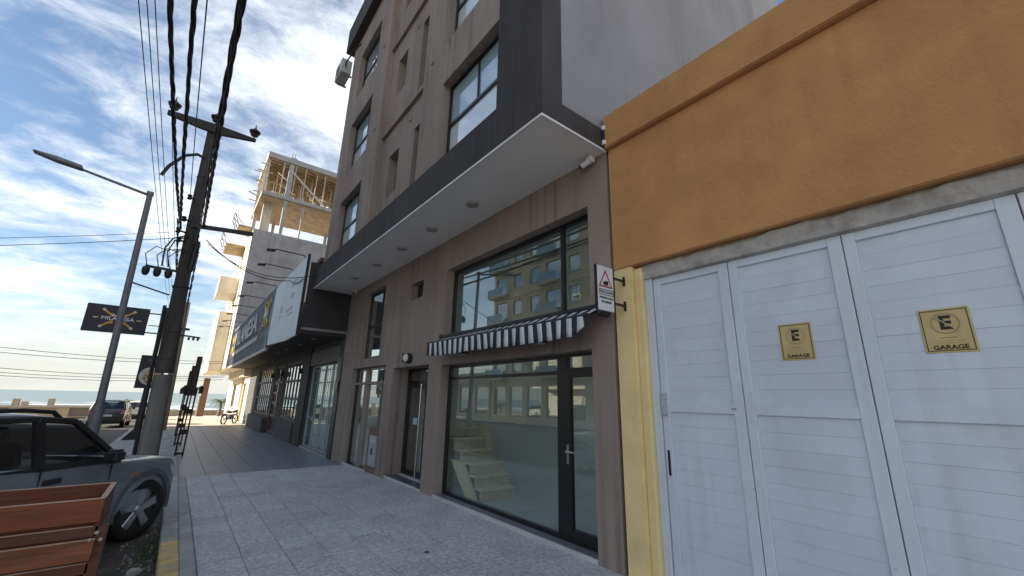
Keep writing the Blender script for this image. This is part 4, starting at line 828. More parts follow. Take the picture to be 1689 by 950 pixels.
# brown timber pillar and palm at the street end
PT = empty('timber_pillar', (2.5, 60, -.9), 'brown weathered pillar standing at the sunny street end beside the palm', 'pillar')
G().box(2.15, 2.75, 60, 60.5, -.9, 3.4).build('shaft', mat('brown_brick', (.24, .12, .07), .9, .3, 4), PT); G().box(2.0, 2.2, 60, 60.4, -.9, 1.4).build('side_post', M_PROP, PT)
def palm(c, h, label):
    t = empty('palm_tree', c, label, 'tree'); c = Vector(c)
    G().tube([c, c + Vector((.1, 0, h * .5)), c + Vector((.05, 0, h))], [.2, .16, .13], 8).build('trunk', mat('palm_bark', (.16, .11, .07), .9, .3, 8), t)
    g = G(); r = random.Random(12); top = c + Vector((.05, 0, h))
    for i in range(34):
        a = r.uniform(0, 6.28); el = r.uniform(-.2, 1.2); ln = r.uniform(1.0, 1.7); prev = top; n = 7; pts = []
        for k in range(n + 1):
            s_ = k / n; pts.append(top + Vector((math.cos(a) * ln * s_ * math.cos(el * (1 - s_)), math.sin(a) * ln * s_ * math.cos(el * (1 - s_)), ln * (math.sin(el) * s_ - .75 * s_ * s_))))
        for k in range(1, n + 1):
            d = (pts[k] - pts[k - 1]).normalized(); sd_ = d.cross(Vector((0, 0, 1))).normalized()
            for sg in (-1, 1):
                for q in (0, .5):
                    p = pts[k - 1].lerp(pts[k], q); l = .34 * (1 - .6 * k / n); tip = p + sd_ * sg * l + d * l * .6 + Vector((0, 0, -.12)); g.add([p, p + d * .05, tip], [(0, 1, 2)])
    g.build('crown', mat('palm_green', (.09, .13, .035), .6, .3, 6), t)
palm((4.2, 61, -.9), 1.7, 'small bushy palm tree in the sun at the street end')
palm((6.2, 64, -.9), 1.3, 'darker low palm half hidden behind the cream building corner')

# ------------------------------------------------------------------ utility pole
M_POLE = mat('weathered_pole_timber', (.062, .054, .048), .9, .35, 5, .9, 20, stain=(.15, .14, .13), stain_amt=.5, stain_scale=3, stretch=(1, 1, .12))
M_PBARE = mat('grey_worn_timber', (.19, .18, .165), .9, .3, 5, .8, 20, stretch=(1, 1, .1))
UP = empty('utility_pole', (-.34, 15.85, gz(15.85)), 'dark leaning wooden utility pole with crossarm, fuses and heavy cables', 'utility pole')
def pole_pt(z): t = z / 10.3; return Vector((-.34 - .34 * t, 15.85, z))
zs = [-.2, 2.2, 2.25, 4.9, 7, 10.32]; rad = {-.2: .235, 2.2: .22, 2.25: .225, 4.9: .185, 7: .165, 10.32: .12}
G().tube([pole_pt(z) for z in zs[:2]], [rad[z] for z in zs[:2]], 16).build('lower_shaft', M_PBARE, UP, smooth=True)
G().tube([pole_pt(z) for z in zs[2:]], [rad[z] for z in zs[2:]], 16).build('shaft', M_POLE, UP, smooth=True)
for z in (2.6, 3.4, 4.8, 8.5): G().tube([pole_pt(z), pole_pt(z + .05)], rad[4.9] + .035 if z < 5 else .16, 14).build('band', M_DARKM, UP)
# second, thinner dark strut strapped to the left of the pole
G().tube([(-.62, 15.8, -.15), (-.76, 15.75, 4.2)], [.05, .045], 8).build('strut', M_DARKM, UP, smooth=True)
g = G(); g.bar((-1.86, 15.72, 10.36), (-.65, 15.72, 10.34), .1, .16); g.bar((-.65, 15.72, 10.34), (.57, 15.72, 10.40), .1, .16)
def taper_arm():
    pts = [(-1.86, 10.29), (-1.86, 10.44), (-.66, 10.50), (.575, 10.46), (.575, 10.36), (-.4, 10.18), (-.95, 10.18)]
    return G().prism(pts, fy, 15.62, 15.74)
taper_arm().build('crossarm', mat('crossarm_timber', (.05, .045, .042), .85, .3, 6, .4, 20), UP, bevel=.01)
def insulator(x, z, y=15.68): return G().lathe([(.02, 0), (.02, .1), (.11, .11), (.13, .16), (.08, .18), (.08, .21), (.16, .22), (.185, .28), (.10, .34), (.06, .40), (.02, .44), (.012, .56)], (x, y, z), 14).build('insulator', mat('dark_porcelain', (.03, .022, .02), .25), UP, smooth=True)
insulator(-1.74, 10.44); insulator(-.62, 10.5); insulator(.5, 10.46)
pp = pole_pt(9.15); G().tube([pp + Vector((0, -.1, .05)), pp + Vector((-.25, -.1, .12)), pp + Vector((-.55, -.1, -.05)), pp + Vector((-.85, -.12, -.55)), pp + Vector((-.97, -.12, -.92))], [.05, .05, .05, .05, .05], 8).build('curved_arm', M_DARKM, UP, smooth=True)
# side arm toward the building and the fuse bracket
pa = pole_pt(6.8); G().bar(pa + Vector((0, -.2, 0)), (1.04, 15.65, 6.95), .1, .13).build('side_arm', M_DARKM, UP, bevel=.01)
pf_ = pole_pt(5.2); G().bar(pf_ + Vector((-.1, -.1, .08)), (-1.42, 15.72, 5.30), .06, .07).build('fuse_bracket', M_DARKM, UP, bevel=.008)
for x in (-1.38, -1.12, -.86):
    G().lathe([(.03, .1), (.085, .06), (.095, -.02), (.085, -.1), (.06, -.16), (.02, -.18)], (x, 15.66, 5.18), 12).build('fuse', mat('fuse_black', (.02, .02, .02), .5), UP, smooth=True)
    p0 = Vector((x, 15.66, 5.3)); G().tube([p0, p0 + Vector((-.1, 0, .35)), p0 + Vector((.1, 0, .62)), p0 + Vector((.35, -.02, .55)), (-.66, 15.7, 6.0)], .014, 6).build('jumper', M_BLACK, UP, smooth=True)
G().tube([(-.62, 15.65, 6.45), (-.95, 15.6, 6.25), (-1.08, 15.6, 5.9), (-1.05, 15.64, 5.35)], .022, 6).tube([(-.6, 15.65, 6.4), (-.9, 15.6, 6.2), (-1.0, 15.6, 5.8), (-.9, 15.64, 5.35)], .018, 6).build('jumper', M_BLACK, UP, smooth=True)
for (dx_, z) in ((-.25, 6.95), (-.33, 6.55), (-.28, 6.25), (.2, 6.2), (.22, 5.9), (-.22, 7.7)):
    p = pole_pt(z); G().tube([p, p + Vector((dx_, -.22, 0))], .03, 8).build('spool_bracket', M_DARKM, UP); G().lathe([(.05, -.08), (.07, -.05), (.045, 0), (.07, .05), (.05, .08)], p + Vector((dx_, -.22, 0)), 10).build('spool', M_DARKM, UP, smooth=True)
G().tube([pole_pt(6.3) + Vector((.2, -.22, 0)), pole_pt(5.6) + Vector((.18, -.22, 0)), pole_pt(5.3) + Vector((.15, -.25, 0))], [.07, .09, .05], 8).build('splice_bundle', M_BLACK, UP, smooth=True)

# ------------------------------------------------------------------ overhead cables
M_CAB = mat('black_cable', (.022, .017, .017), .6, .3, 10)
def catenary(a, b, sag, n=24):
    a = Vector(a); b = Vector(b); return [a.lerp(b, i / n) + Vector((0, 0, -sag * 4 * (i / n) * (1 - i / n))) for i in range(n + 1)]
def cable(a, b, sag, r, label, n=24, twist=0, pitch=1.5):
    P = catenary(a, b, sag, n)
    if not twist: return prop(G().tube(P, r, 5).build('cable', M_CAB, smooth=True), label, 'cable', 'overhead cables')
    g = G(); L_ = (Vector(b) - Vector(a)).length; m = int(L_ / pitch * 9); 
    for k in range(twist):
        pts = []
        for i in range(m + 1):
            t = i / m; f = t * n; j = min(int(f), n - 1); p = P[j].lerp(P[j + 1], f - j); an = 2 * math.pi * (t * L_ / pitch + k / twist)
            off = r * .62 * (1 + .25 * math.sin(t * 37 + k)); pts.append(p + Vector((math.cos(an) * off, 0, math.sin(an) * off)))
        g.tube(pts, r * .62, 5)
    return prop(g.build('cable', M_CAB, smooth=True), label, 'cable', 'overhead cables')
# heavy twisted bundles: over the camera to the pole, then on towards the sea
ca = Vector((-.93, 15.6, 6.95)); cbp = Vector((-.84, 15.6, 6.6)); cc_ = Vector((-.36, 15.6, 6.3)); cd_ = Vector((-.30, 15.62, 6.85))
def near_end(x_img_ratio, z, y): return Vector((x_img_ratio * y / 5, y, z))
cable((-1.06, -6, 7.35), ca, .55, .030, 'thick twisted cable left of the others, running overhead to the pole', twist=3)
cable((-.56, -6, 7.5), cbp, .62, .028, 'thick twisted cable in the middle, running overhead to the pole', twist=3)
cable((-.52, -6, 7.2), (-.80, 15.6, 7.7), .35, .010, 'thin black cable beside the middle twisted cable')
cable((-.20, -6, 7.6), cd_, .62, .036, 'thickest twisted cable at the right, running overhead to the pole', twist=3)
cable((-.16, -6, 7.45), cc_, .55, .024, 'slimmer twisted cable hugging the thickest one at the right', twist=2)
for i, (xn, zn, xf, zf) in enumerate(((-1.62, 8.3, -1.5, 7.4), (-1.55, 8.35, -1.35, 7.4), (-1.48, 8.4, -1.2, 7.4), (-1.3, 8.4, -1.05, 7.6))):
    cable((xn, -6, zn), (xf, 40, zf), .5, .008, '%s thin bare wire left of the twisted cables' % ('first second third fourth'.split()[i]), n=30)
cable((-.95, 15.6, 6.9), (-.6, 28.7, 5.2), .35, .03, 'twisted cable running from the dark pole on to the pale pole', twist=2)
cable((-.3, 15.62, 6.2), (-.35, 28.7, 5.0), .7, .03, 'slack cable right of the dark pole running to the pale pole', twist=2)
cable((-.16, 15.62, 6.42), (2.40, 15.7, 5.58), .38, .016, 'black service cable sagging from the pole to the restaurant sign')
cable((2.40, 15.7, 5.58), (2.42, 13.6, 5.2), .12, .016, 'black service cable draped along the pale board')
cable((-.1, 15.62, 6.3), (2.8, 13.3, 5.35), .5, .012, 'thin service wire from the pole to the taupe building')
for i, (za, zb, yy_) in enumerate(((3.9, 3.4, 30), (3.6, 3.3, 30.5), (2.9, 2.5, 31), (2.6, 2.45, 32), (2.45, 2.3, 32.6))):
    cable((-14, yy_, za + .55), (2.3, yy_ + 3, zb + .35), .5, .014, '%s wire crossing the street below the hanging sign, counted from the top' % ('first second third fourth fifth'.split()[i]))
cable((-14, 22, 4.6), (-.7, 15.95, 6.45), .25, .010, 'upper wire crossing the street from the left to the dark pole')
cable((-14, 23, 5.2), (-1.0, 17.0, 6.9), .25, .008, 'faint upper wire crossing the street above the other one')

# ------------------------------------------------------------------ street lamp
M_GALV = mat('galvanised_steel', (.20, .20, .215), .55, .2, 6, metal=.3)
SL = empty('street_lamp', (-1.47, 15, gz(15)), 'grey steel street lamp with a long slim arm reaching over the road', 'street lamp')
G().tube([(-1.47, 15, -.25), (-1.5, 15, 1.35)], [.125, .12], 14).build('base_tube', M_GALV, SL, smooth=True)
G().tube([(-1.5, 15, 1.351), (-1.66, 15, 7.25)], [.085, .068], 12).build('mast', M_GALV, SL, smooth=True)
G().tube([(-1.64, 15, 7.2), (-2.6, 15, 7.38), (-3.2, 15, 7.5)], [.04, .036, .034], 10).build('arm', M_GALV, SL, smooth=True)
G().prism([(-3.1, 7.46), (-3.1, 7.56), (-3.6, 7.64), (-4.0, 7.66), (-4.05, 7.63), (-3.6, 7.52)], fy, 14.88, 15.12).build('lamp_head', M_GALV, SL, bevel=.02)
G().box(-1.74, -1.58, 14.93, 15.07, 7.2, 7.32).build('elbow', M_GALV, SL, bevel=.02)
G().tube([(-1.58, 15, 4.62), (-.72, 15.6, 4.5)], .022, 6).build('stay_bar', M_DARKM, SL)

# ------------------------------------------------------------------ hanging signs on their own post
M_NAVY = mat('navy_sign', (.018, .018, .030), .45, .15, 5)
HP = empty('sign_post', (-1.05, 23.3, gz(23.3)), 'dark square steel post behind the leaning utility pole carrying two signs', 'post')
G().box(-1.13, -.97, 23.22, 23.38, -.25, 5.3).build('shaft', M_DARKM, HP, bevel=.01); G().prism([(-1.45, -.17), (-.9, -.17), (-.97, .25), (-1.13, .25)], fy, 23.15, 23.45).build('foot', M_DARKM, HP)
G().box(-1.56, -1.13, 23.28, 23.32, 4.95, 5.0).box(-1.56, -1.13, 23.28, 23.32, 4.12, 4.17).box(-1.5, -1.13, 23.28, 23.32, 4.45, 4.48).build('bracket', M_DARKM, HP)
HS = empty('hanging_sign', (-2.5, 23.3, 4.02), 'dark hanging sign lettered MILANESA with crossed orange emblem above the road', 'sign')
G().box(-3.48, -1.55, 23.26, 23.34, 4.02, 5.15).build('panel', M_NAVY, HS, bevel=.01)
M_ORG = mat('sign_orange', (.75, .36, .07), .5); M_SW = mat('sign_pale', (.85, .85, .88), .5); M_CRM = mat('sign_cream', (.80, .68, .42), .5)
hx, hz, hy = -2.49, 4.60, 23.258
g = G(); tips = G()
for a in (27, 153, 207, 333):
    ca_, sa_ = math.cos(math.radians(a)), math.sin(math.radians(a)) * .95
    g.bar((hx + ca_ * .16, hy, hz + sa_ * .2), (hx + ca_ * .48, hy, hz + sa_ * .72), .07, .004, (0, 1, 0)); g.bar((hx + ca_ * .14, hy - .001, hz + sa_ * .42), (hx + ca_ * .34, hy - .001, hz + sa_ * .42), .06, .004, (0, 1, 0))
    tips.bar((hx + ca_ * .48, hy, hz + sa_ * .72), (hx + ca_ * .57, hy, hz + sa_ * .88), .09, .004, (0, 1, 0))
g.build('emblem', M_ORG, HS); tips.bar((hx - .74, hy, hz), (hx - .58, hy, hz), .04, .004, (0, 1, 0)).bar((hx + .58, hy, hz), (hx + .74, hy, hz), .04, .004, (0, 1, 0)).build('emblem_tips', M_CRM, HS)
G().box(hx - .60, hx + .60, hy - .002, hy - .0005, hz - .09, hz + .09).build('name_band', M_NAVY, HS)
G().text('MILANESA', .205, (hx, hy - .003, hz), (1, 0, 0), (0, 0, 1), sx=1.07, bold=.015).build('lettering', M_SW, HS)
G().box(hx - .22, hx + .16, hy - .004, hy - .001, hz + .105, hz + .15).build('small_line', M_SW, HS)
BN = empty('banner_sign', (-1.2, 23.3, 1.85), 'navy banner with a plate of golden food on the post behind the utility pole', 'sign')
G().box(-1.45, -.6, 23.14, 23.2, 1.85, 3.2).build('panel', M_NAVY, BN, bevel=.008)
G().lathe([(.36, 0), (.36, -.008)], (-1.03, 23.139, 2.35), 28, 'y').build('plate', mat('plate_print', (.65, .65, .65), .5), BN); 
g = G(); rf = random.Random(21)
for i in range(60):
    a = rf.uniform(0, 6.28); r_ = .30 * math.sqrt(rf.random()); x = -1.03 + r_ * math.cos(a); z = 2.35 + r_ * math.sin(a) * .9; b_ = rf.uniform(0, 3.14)
    g.bar((x - .05 * math.cos(b_), 23.128, z - .05 * math.sin(b_)), (x + .05 * math.cos(b_), 23.128, z + .05 * math.sin(b_)), .035, .004, (0, 1, 0))
g.build('food_print', mat('golden_food', (.75, .48, .14), .6, .4, 30), BN); G().box(-1.2, -.85, 23.13, 23.138, 2.98, 3.02).box(-1.15, -.9, 23.13, 23.138, 2.88, 2.91).build('small_lines', mat('grey_print', (.22, .22, .24), .5), BN)

# pale second pole
P2 = empty('pale_pole', (-.33, 28.85, gz(28.85)), 'pale tan concrete pole in the sun behind the dark utility pole', 'utility pole')
M_TAN = mat('tan_concrete_pole', (.36, .28, .19), .9, .15, 2)
G().tube([(-.33, 28.85, -.4), (-.42, 28.85, 4.0), (-.46, 28.85, 6.6)], [.22, .17, .13], 12).build('shaft', M_TAN, P2, smooth=True)
G().bar((-.55, 28.7, 4.75), (.45, 28.7, 4.68), .07, .08).build('crossarm', M_DARKM, P2); G().bar((-.6, 28.7, 5.1), (-.1, 28.7, 5.08), .08, .12).build('bracket', M_DARKM, P2)
for x in (-.05, .15, .35): G().lathe([(.05, 0), (.06, -.12), (.02, -.16)], (x, 28.7, 4.66), 8).build('fuse', M_DARKM, P2)

# ------------------------------------------------------------------ rusty lattice stands with plank tops and lanterns
M_RUST = mat('rusty_dark_steel', (.045, .030, .026), .85, .4, 12, .4, 40); M_PLANK = mat('dark_plank', (.070, .045, .038), .85, .3, 10, stretch=(1, 1, .15))
nm = ('nearest', 'middle', 'farthest')
for i, (x, y, h) in enumerate(((.36, 16.4, 2.95), (.33, 19.8, 2.85), (.33, 24.3, 2.85))):
    b = gz(y); t = empty('lattice_stand', (x, y, b), '%s of the three rusty lattice stands along the pavement edge' % nm[i], 'stand', 'lattice stands along the pavement')
    for dx_ in (-.09, .09): G().box(x + dx_ - .022, x + dx_ + .022, y - .022, y + .022, b, b + 1.95).build('upright', M_RUST, t)
    for z in (.05, .62, 1.22, 1.75): G().box(x - .115, x + .115, y - .03, y + .03, b + z, b + z + (.14 if z > .1 else .06)).build('cross_plate', M_RUST, t, bevel=.005)
    G().box(x - .07, x + .07, y - .035, y + .035, b + 1.9, b + h).build('plank', M_PLANK, t, bevel=.008)
    for s_ in (-1, 1):
        ln = G().lathe([(.06, 0), (.055, .14), (.085, .15), (.02, .24)], (x + s_ * .2, y, b + 1.82), 8).build('lantern', M_DARKM, t); G().bar((x + s_ * .07, y, b + 2.0), (x + s_ * .2, y, b + 2.02), .02, .02).build('lantern_arm', M_DARKM, t)

# ------------------------------------------------------------------ wooden planter in the parking bay
M_WD = [mat('oiled_timber_%d' % i, c, .7, .34, 4, .35, 30, stain=(c[0] * .35, c[1] * .3, c[2] * .3), stain_amt=.7, stain_scale=2.6, stretch=(.5, 3, 9)) for i, c in enumerate(((.20, .060, .024), (.165, .048, .020), (.225, .078, .033)))]
M_EDGE = mat('painted_edge_highlight', (.47, .33, .24), .7, .2, 10); M_DWD = mat('dark_red_timber', (.10, .033, .020), .6, .3, 5, stretch=(.5, 3, 6))
PL = empty('wooden_planter', (-1.6, 5.0, -.13), 'reddish brown slatted wooden planter box in front of the silver car', 'planter')
px0, px1, py0, py1 = -3.0, -.29, 4.67, 5.42
def plank(nm_, a, m, em=None):
    o = G().box(*a).build(nm_, m, PL, bevel=.004)
    if em: G().box(a[0], a[1] - .0, a[2] + .003, a[3] - .003, a[5] - .0005, a[5] + .004).build('edge_highlight', em, o)  # pale strip paints a highlight along the board's top edge
plank('board', (px0, px1, py0, py0 + .03, .735, .90), M_WD[0], M_EDGE)
plank('board', (px0, px1 + .004, py0 + .035, py0 + .06, .63, .70), M_DWD, M_EDGE)
plank('board', (px0, px1, py0, py0 + .03, .475, .617), M_WD[2], M_EDGE)
plank('board', (px0, px1, py0 + .035, py0 + .06, .38, .45), M_DWD, M_EDGE)
plank('board', (px0, px1, py0, py0 + .03, .20, .36), M_WD[1], M_EDGE)
plank('board', (px0, px1, py0, py0 + .03, -.06, .16), M_WD[0], M_EDGE)
plank('back_board', (px0, px1, py1 - .03, py1, .70, .90), M_WD[1], M_EDGE); plank('back_board', (px0, px1, py1 - .03, py1, .40, .68), M_WD[0]); plank('back_board', (px0, px1, py1 - .03, py1, .0, .36), M_WD[2])
plank('end_board', (px1 - .03, px1 + .005, py0 + .031, py1 - .031, .70, .903), M_DWD, M_EDGE)
for i, (a, b) in enumerate(((.42, .66), (.14, .38), (-.1, .1))): plank('end_board', (px1 - .03, px1 + .0, py0 + .2, py1 - .031, a, b), M_DWD)
plank('post', (px1 - .02, px1 + .055, py0 + .035, py0 + .14, -.13, .70), M_DWD); plank('post', (px1 - .09, px1 - .03, py1 - .1, py1 - .031, -.13, .85), M_DWD); plank('post', (px0, px0 + .08, py0 + .06, py0 + .14, -.13, .85), M_DWD)
for (xx, z) in ((px1 + .0, .66), (px1 + .03, .61), (px1 - .03, .615)): G().lathe([(.012, 0), (.014, -.02), (.008, -.03)], (xx, py0 + .03, z), 10, 'y').build('bolt', mat('bolt_pale', (.4, .34, .28), .5), PL)
plank('floor_board', (px0, px1 - .031, py0 + .061, py1 - .031, .36, .39), M_DWD)

# ------------------------------------------------------------------ vehicles
def eval_mesh(o):
    bpy.context.view_layer.update(); dg = bpy.context.evaluated_depsgraph_get(); return bpy.data.meshes.new_from_object(o.evaluated_get(dg))
M_TINT = glass('tinted_car_glass', (.22, .24, .25), 1.55, .10); M_TRIM = mat('black_car_trim', (.015, .015, .016), .5)
M_ALLOY = mat('alloy_rim', (.42, .43, .45), .3, .1, 10, metal=.85); M_TAIL = mat('tail_lamp_red', (.32, .015, .012), .2, .1, 5, coat=.5); M_HEAD = mat('headlamp_glass', (.55, .57, .6), .1, .05, 5, coat=.6)
def car(name, label, loc, heading, paint, scale=(1, 1, 1), cladding=None, steer=0.0):
    t = empty(name, loc, label, 'car', rz=math.pi / 2 - heading); t.scale = scale; ORG[t.name] = Vector((0, 0, 0))
    S = [(1.87, .70, .74, .44), (1.845, .83, .775, .36), (1.79, .90, .80, .31), (1.65, .935, .825, .29), (1.40, .955, .84, .29), (1.05, .975, .845, .29), (.75, 1.0, .845, .29), (.3, 1.04, .845, .28), (-.4, 1.09, .85, .28), (-1.1, 1.13, .85, .30), (-1.7, 1.15, .84, .32), (-1.95, 1.15, .81, .36), (-2.0, 1.02, .79, .42)]
    g = G(); nr = 14
    for (x, zt, hw, zb) in S:
        half = [(0, zt + .035), (hw * .6, zt + .032), (hw * .90, zt + .018), (hw * .965, zt - .012), (hw * .985, zt - .05), (hw, zt - .22), (hw * 1.0, zt - .30), (hw * .985, (zt + zb) / 2 - .06), (hw * .975, zb + .06), (hw * .90, zb)]
        ring = [(x, -y, z) for y, z in half] + [(x, y, z) for y, z in half[1:][::-1]]
        nr = len(ring); g.v += [Vector(p) for p in ring]
    for i in range(len(S) - 1):
        for j in range(nr): g.f.append((i * nr + j, i * nr + (j + 1) % nr, (i + 1) * nr + (j + 1) % nr, (i + 1) * nr + j))
    g.f.append(tuple(range(nr))); g.f.append(tuple((len(S) - 1) * nr + j for j in range(nr)))
    b = g.build('body', paint, t, local=True)
    sb_ = b.modifiers.new('s', 'SUBSURF'); sb_.levels = 2; sb_.render_levels = 2
    for wx_ in (1.25, -1.25):
        c = G().tube([(wx_, -1.2, .37), (wx_, 1.2, .37)], .415, 28).build('cutter', paint, None, local=True)
        bo = b.modifiers.new('b', 'BOOLEAN'); bo.operation = 'DIFFERENCE'; bo.object = c; bo.solver = 'EXACT'
    me = eval_mesh(b); b.modifiers.clear(); b.data = me
    for c in [o for o in COL.objects if o.name.startswith('cutter')]: bpy.data.objects.remove(c)
    for p in me.polygons: p.use_smooth = True
    me.set_sharp_from_angle(angle=math.radians(32))
    B = lambda g_, nm_, m_, par=t, **k: g_.build(nm_, m_, par, local=True, **k)
    B(G().box(-1.9, 1.9, -.66, .66, .26, .42).box(.84, 1.66, -.55, .55, .42, .8).box(-1.66, -.84, -.55, .55, .42, .8), 'underbody', M_TRIM)
    # cabin
    cab = [(.80, 1.03, .76), (.22, 1.49, .67), (-.2, 1.535, .67), (-1.4, 1.535, .665), (-1.82, 1.50, .64), (-1.96, 1.13, .74)]
    low = [(.80, .77), (.22, .80), (-.2, .81), (-1.4, .81), (-1.82, .80), (-1.96, .77)]
    for sg in (-1, 1):
        pt = lambda i: Vector((cab[i][0], sg * cab[i][2], cab[i][1])); lo = lambda i: Vector((low[i][0], sg * low[i][1], 1.03))
        def at(x, k): return Vector((x, sg * (.81 + (.67 - .81) * k), 1.03 + .505 * k))
        B(G().bar(lo(0), pt(1), .07, .06).bar(pt(1), pt(2), .07, .06), 'front_pillar', M_TRIM, bevel=.01); B(G().bar(pt(2), pt(3), .07, .06).bar(pt(3), pt(4), .07, .06), 'roof_frame', M_TRIM, bevel=.01); B(G().bar(lo(5), pt(4), .10, .07), 'rear_pillar', M_TRIM, bevel=.01)
        B(G().bar(at(-.18, 0), at(-.18, 1), .04, .10, (1, 0, 0)), 'centre_pillar', M_TRIM); B(G().bar(at(-1.07, 0), at(-1.07, 1), .04, .11, (1, 0, 0)), 'centre_pillar', M_TRIM); B(G().bar(at(.72, .03), at(-1.9, .06), .05, .05), 'belt_trim', M_TRIM)
        sx_ = sg * .38
        for bx_ in (.05, -.85):
            B(G().prism([(bx_ - .22, .75), (bx_ - .12, .75), (bx_ - .24, 1.32), (bx_ - .34, 1.32)], lambda u, v, w: (u, w, v), sx_ - .24, sx_ + .24), 'seat_back', mat('dark_seat', (.04, .04, .042), .8), bevel=.03, seg=2); B(G().box(bx_ - .36, bx_ - .27, sx_ - .12, sx_ + .12, 1.33, 1.46), 'headrest', mat('dark_seat', (.04, .04, .042), .8), bevel=.03, seg=2)
    B(G().box(.35, .75, -.72, .72, .98, 1.06), 'dashboard', M_TRIM, bevel=.02); B(G().box(-1.9, .6, -.75, .75, .72, .76), 'cabin_floor', M_TRIM)
    wl_ = [(.33 + .05 * math.sin(a_), .38 + .18 * math.cos(a_), 1.08 + .18 * math.sin(a_)) for a_ in [2 * math.pi * k / 20 for k in range(21)]]; B(G().tube(wl_, .015, 6), 'steering_wheel', M_TRIM)
    g = G(); g.v = [Vector((x, y * w, z + dz)) for (x, z, w, dz) in ((.27, 1.47, .66, .01), (.10, 1.51, .675, .02), (-.3, 1.54, .68, .03), (-1.4, 1.54, .672, .03), (-1.86, 1.49, .645, .015)) for y, zz_ in ((-1, 0), (-.5, 0), (.5, 0), (1, 0))]
    for i, v in enumerate(g.v):
        if i % 4 in (1, 2): v.z += .035
    for i in range(4):
        for j in range(3): g.f.append((4 * i + j, 4 * i + j + 1, 4 * i + j + 5, 4 * i + j + 4))
    ro = B(g, 'roof', paint, smooth=True); sm = ro.modifiers.new('t', 'SOLIDIFY'); sm.thickness = .035
    B(G().add([(.80, -.70, 1.06), (.80, .70, 1.06), (.29, .57, 1.45), (.29, -.57, 1.45)], [(0, 1, 2, 3)]), 'windscreen', M_TINT)
    B(G().add([(-1.985, -.64, 1.16), (-1.985, .64, 1.16), (-1.80, .54, 1.45), (-1.80, -.54, 1.45)], [(0, 1, 2, 3)]), 'rear_window', M_TINT)
    for s_ in (-1, 1):
        def side(x, z, off=.012):
            k = (z - 1.03) / .505; return (x, s_ * ((.81 + (.67 - .81) * k) + off), z)
        B(G().add([side(.62, 1.055), side(.20, 1.43), side(-.14, 1.46), side(-.14, 1.075)], [(0, 1, 2, 3)]), 'side_window', M_TINT)
        B(G().add([side(-.22, 1.08), side(-.22, 1.46), side(-1.02, 1.46), side(-1.02, 1.12)], [(0, 1, 2, 3)]), 'side_window', M_TINT)
        B(G().add([side(-1.12, 1.13), side(-1.12, 1.46), side(-1.55, 1.44), side(-1.7, 1.15)], [(0, 1, 2, 3)]), 'side_window', M_TINT)
        B(G().tube([(.12, s_ * .60, 1.52), (.0, s_ * .615, 1.60), (-.3, s_ * .62, 1.625), (-1.3, s_ * .615, 1.625), (-1.6, s_ * .605, 1.60), (-1.7, s_ * .60, 1.51)], .022, 8), 'roof_rail', M_TRIM, smooth=True)
        for xd in (-.16, -1.06): 
            B(G().box(xd + .02, xd + .20, s_ * .842, s_ * .872, .895, .945), 'door_handle', M_TRIM, bevel=.01)
        B(G().box(-.185, -.175, s_ * .838, s_ * .8475, .34, 1.08), 'door_gap', M_TRIM); B(G().box(.64, .65, s_ * .835, s_ * .845, .34, 1.0), 'door_gap', M_TRIM)
        mi = B(G().box(.44, .60, s_ * .86, s_ * 1.03, 1.02, 1.17), 'door_mirror', M_TRIM, bevel=.035, seg=3, smooth=True)
        B(G().prism([(1.78, .66), (1.862, .66), (1.81, .83), (1.60, .865)], lambda u, v, w: (u, w, v), s_ * .50, s_ * .808), 'headlight', M_HEAD, bevel=.02)
        B(G().prism([(-1.90, .80), (-2.005, .80), (-1.97, 1.12), (-1.86, 1.12)], lambda u, v, w: (u, w, v), s_ * .60, s_ * .80), 'tail_light', M_TAIL, bevel=.015)
        for wx_ in (1.25, -1.25):
            cy_ = s_ * .745; rot = Matrix.Rotation(steer if wx_ > 0 else 0, 4, 'Z')
            g = G().lathe([(.255, -.10), (.30, -.115), (.345, -.10), (.362, -.06), (.362, .06), (.345, .10), (.30, .115), (.255, .10)], (0, 0, 0), 36, 'y', caps=False)
            g.v = [rot @ v + Vector((wx_, cy_, .362)) for v in g.v]; w = B(g, 'wheel', M_RUBBER, smooth=True)
            g = G().lathe([(.268, s_ * .06), (.268, s_ * .10), (.245, s_ * .10), (.235, s_ * .05), (.05, s_ * .045)], (0, 0, 0), 32, 'y')
            g2_ = G()
            for k in range(5):
                a = 2 * math.pi * k / 5 + .3
                p = [(.045 * math.cos(a + 1.2), .045 * math.sin(a + 1.2)), (.25 * math.cos(a + .22), .25 * math.sin(a + .22)), (.25 * math.cos(a - .22), .25 * math.sin(a - .22)), (.045 * math.cos(a - 1.2), .045 * math.sin(a - 1.2))]
                g2_.prism(p, lambda u, v, ww: (u, ww, v), s_ * .055, s_ * .095)
            g2_.lathe([(.062, s_ * .06), (.062, s_ * .105), (.02, s_ * .112)], (0, 0, 0), 18, 'y')
            for gg in (g, g2_): gg.v = [rot @ v + Vector((wx_, cy_, .362)) for v in gg.v]
            B(g, 'rim', mat('dark_rim', (.05, .05, .052), .5, metal=.5), w, smooth=True); B(g2_, 'spokes', M_ALLOY, w, bevel=.008)
            # arch trim
            g = G(); n = 18; vs = []
            for k in range(n + 1):
                a = math.pi * (k / n) * 1.12 - .19; 
                for (r_, yy_) in ((.41, .80), (.415, .862), (.475, .858), (.49, .83)): vs.append((wx_ + math.cos(a) * r_, s_ * yy_, .37 + math.sin(a) * r_))
            g.add(vs, [(4 * k + q, 4 * k + q + 1, 4 * k + q + 5, 4 * k + q + 4) for k in range(n) for q in range(3)]); B(g, 'arch_trim', cladding or paint, smooth=True)
        B(G().box(-.78, .62, s_ * .845, s_ * .866, .60, .66), 'side_moulding', cladding or paint, bevel=.008)
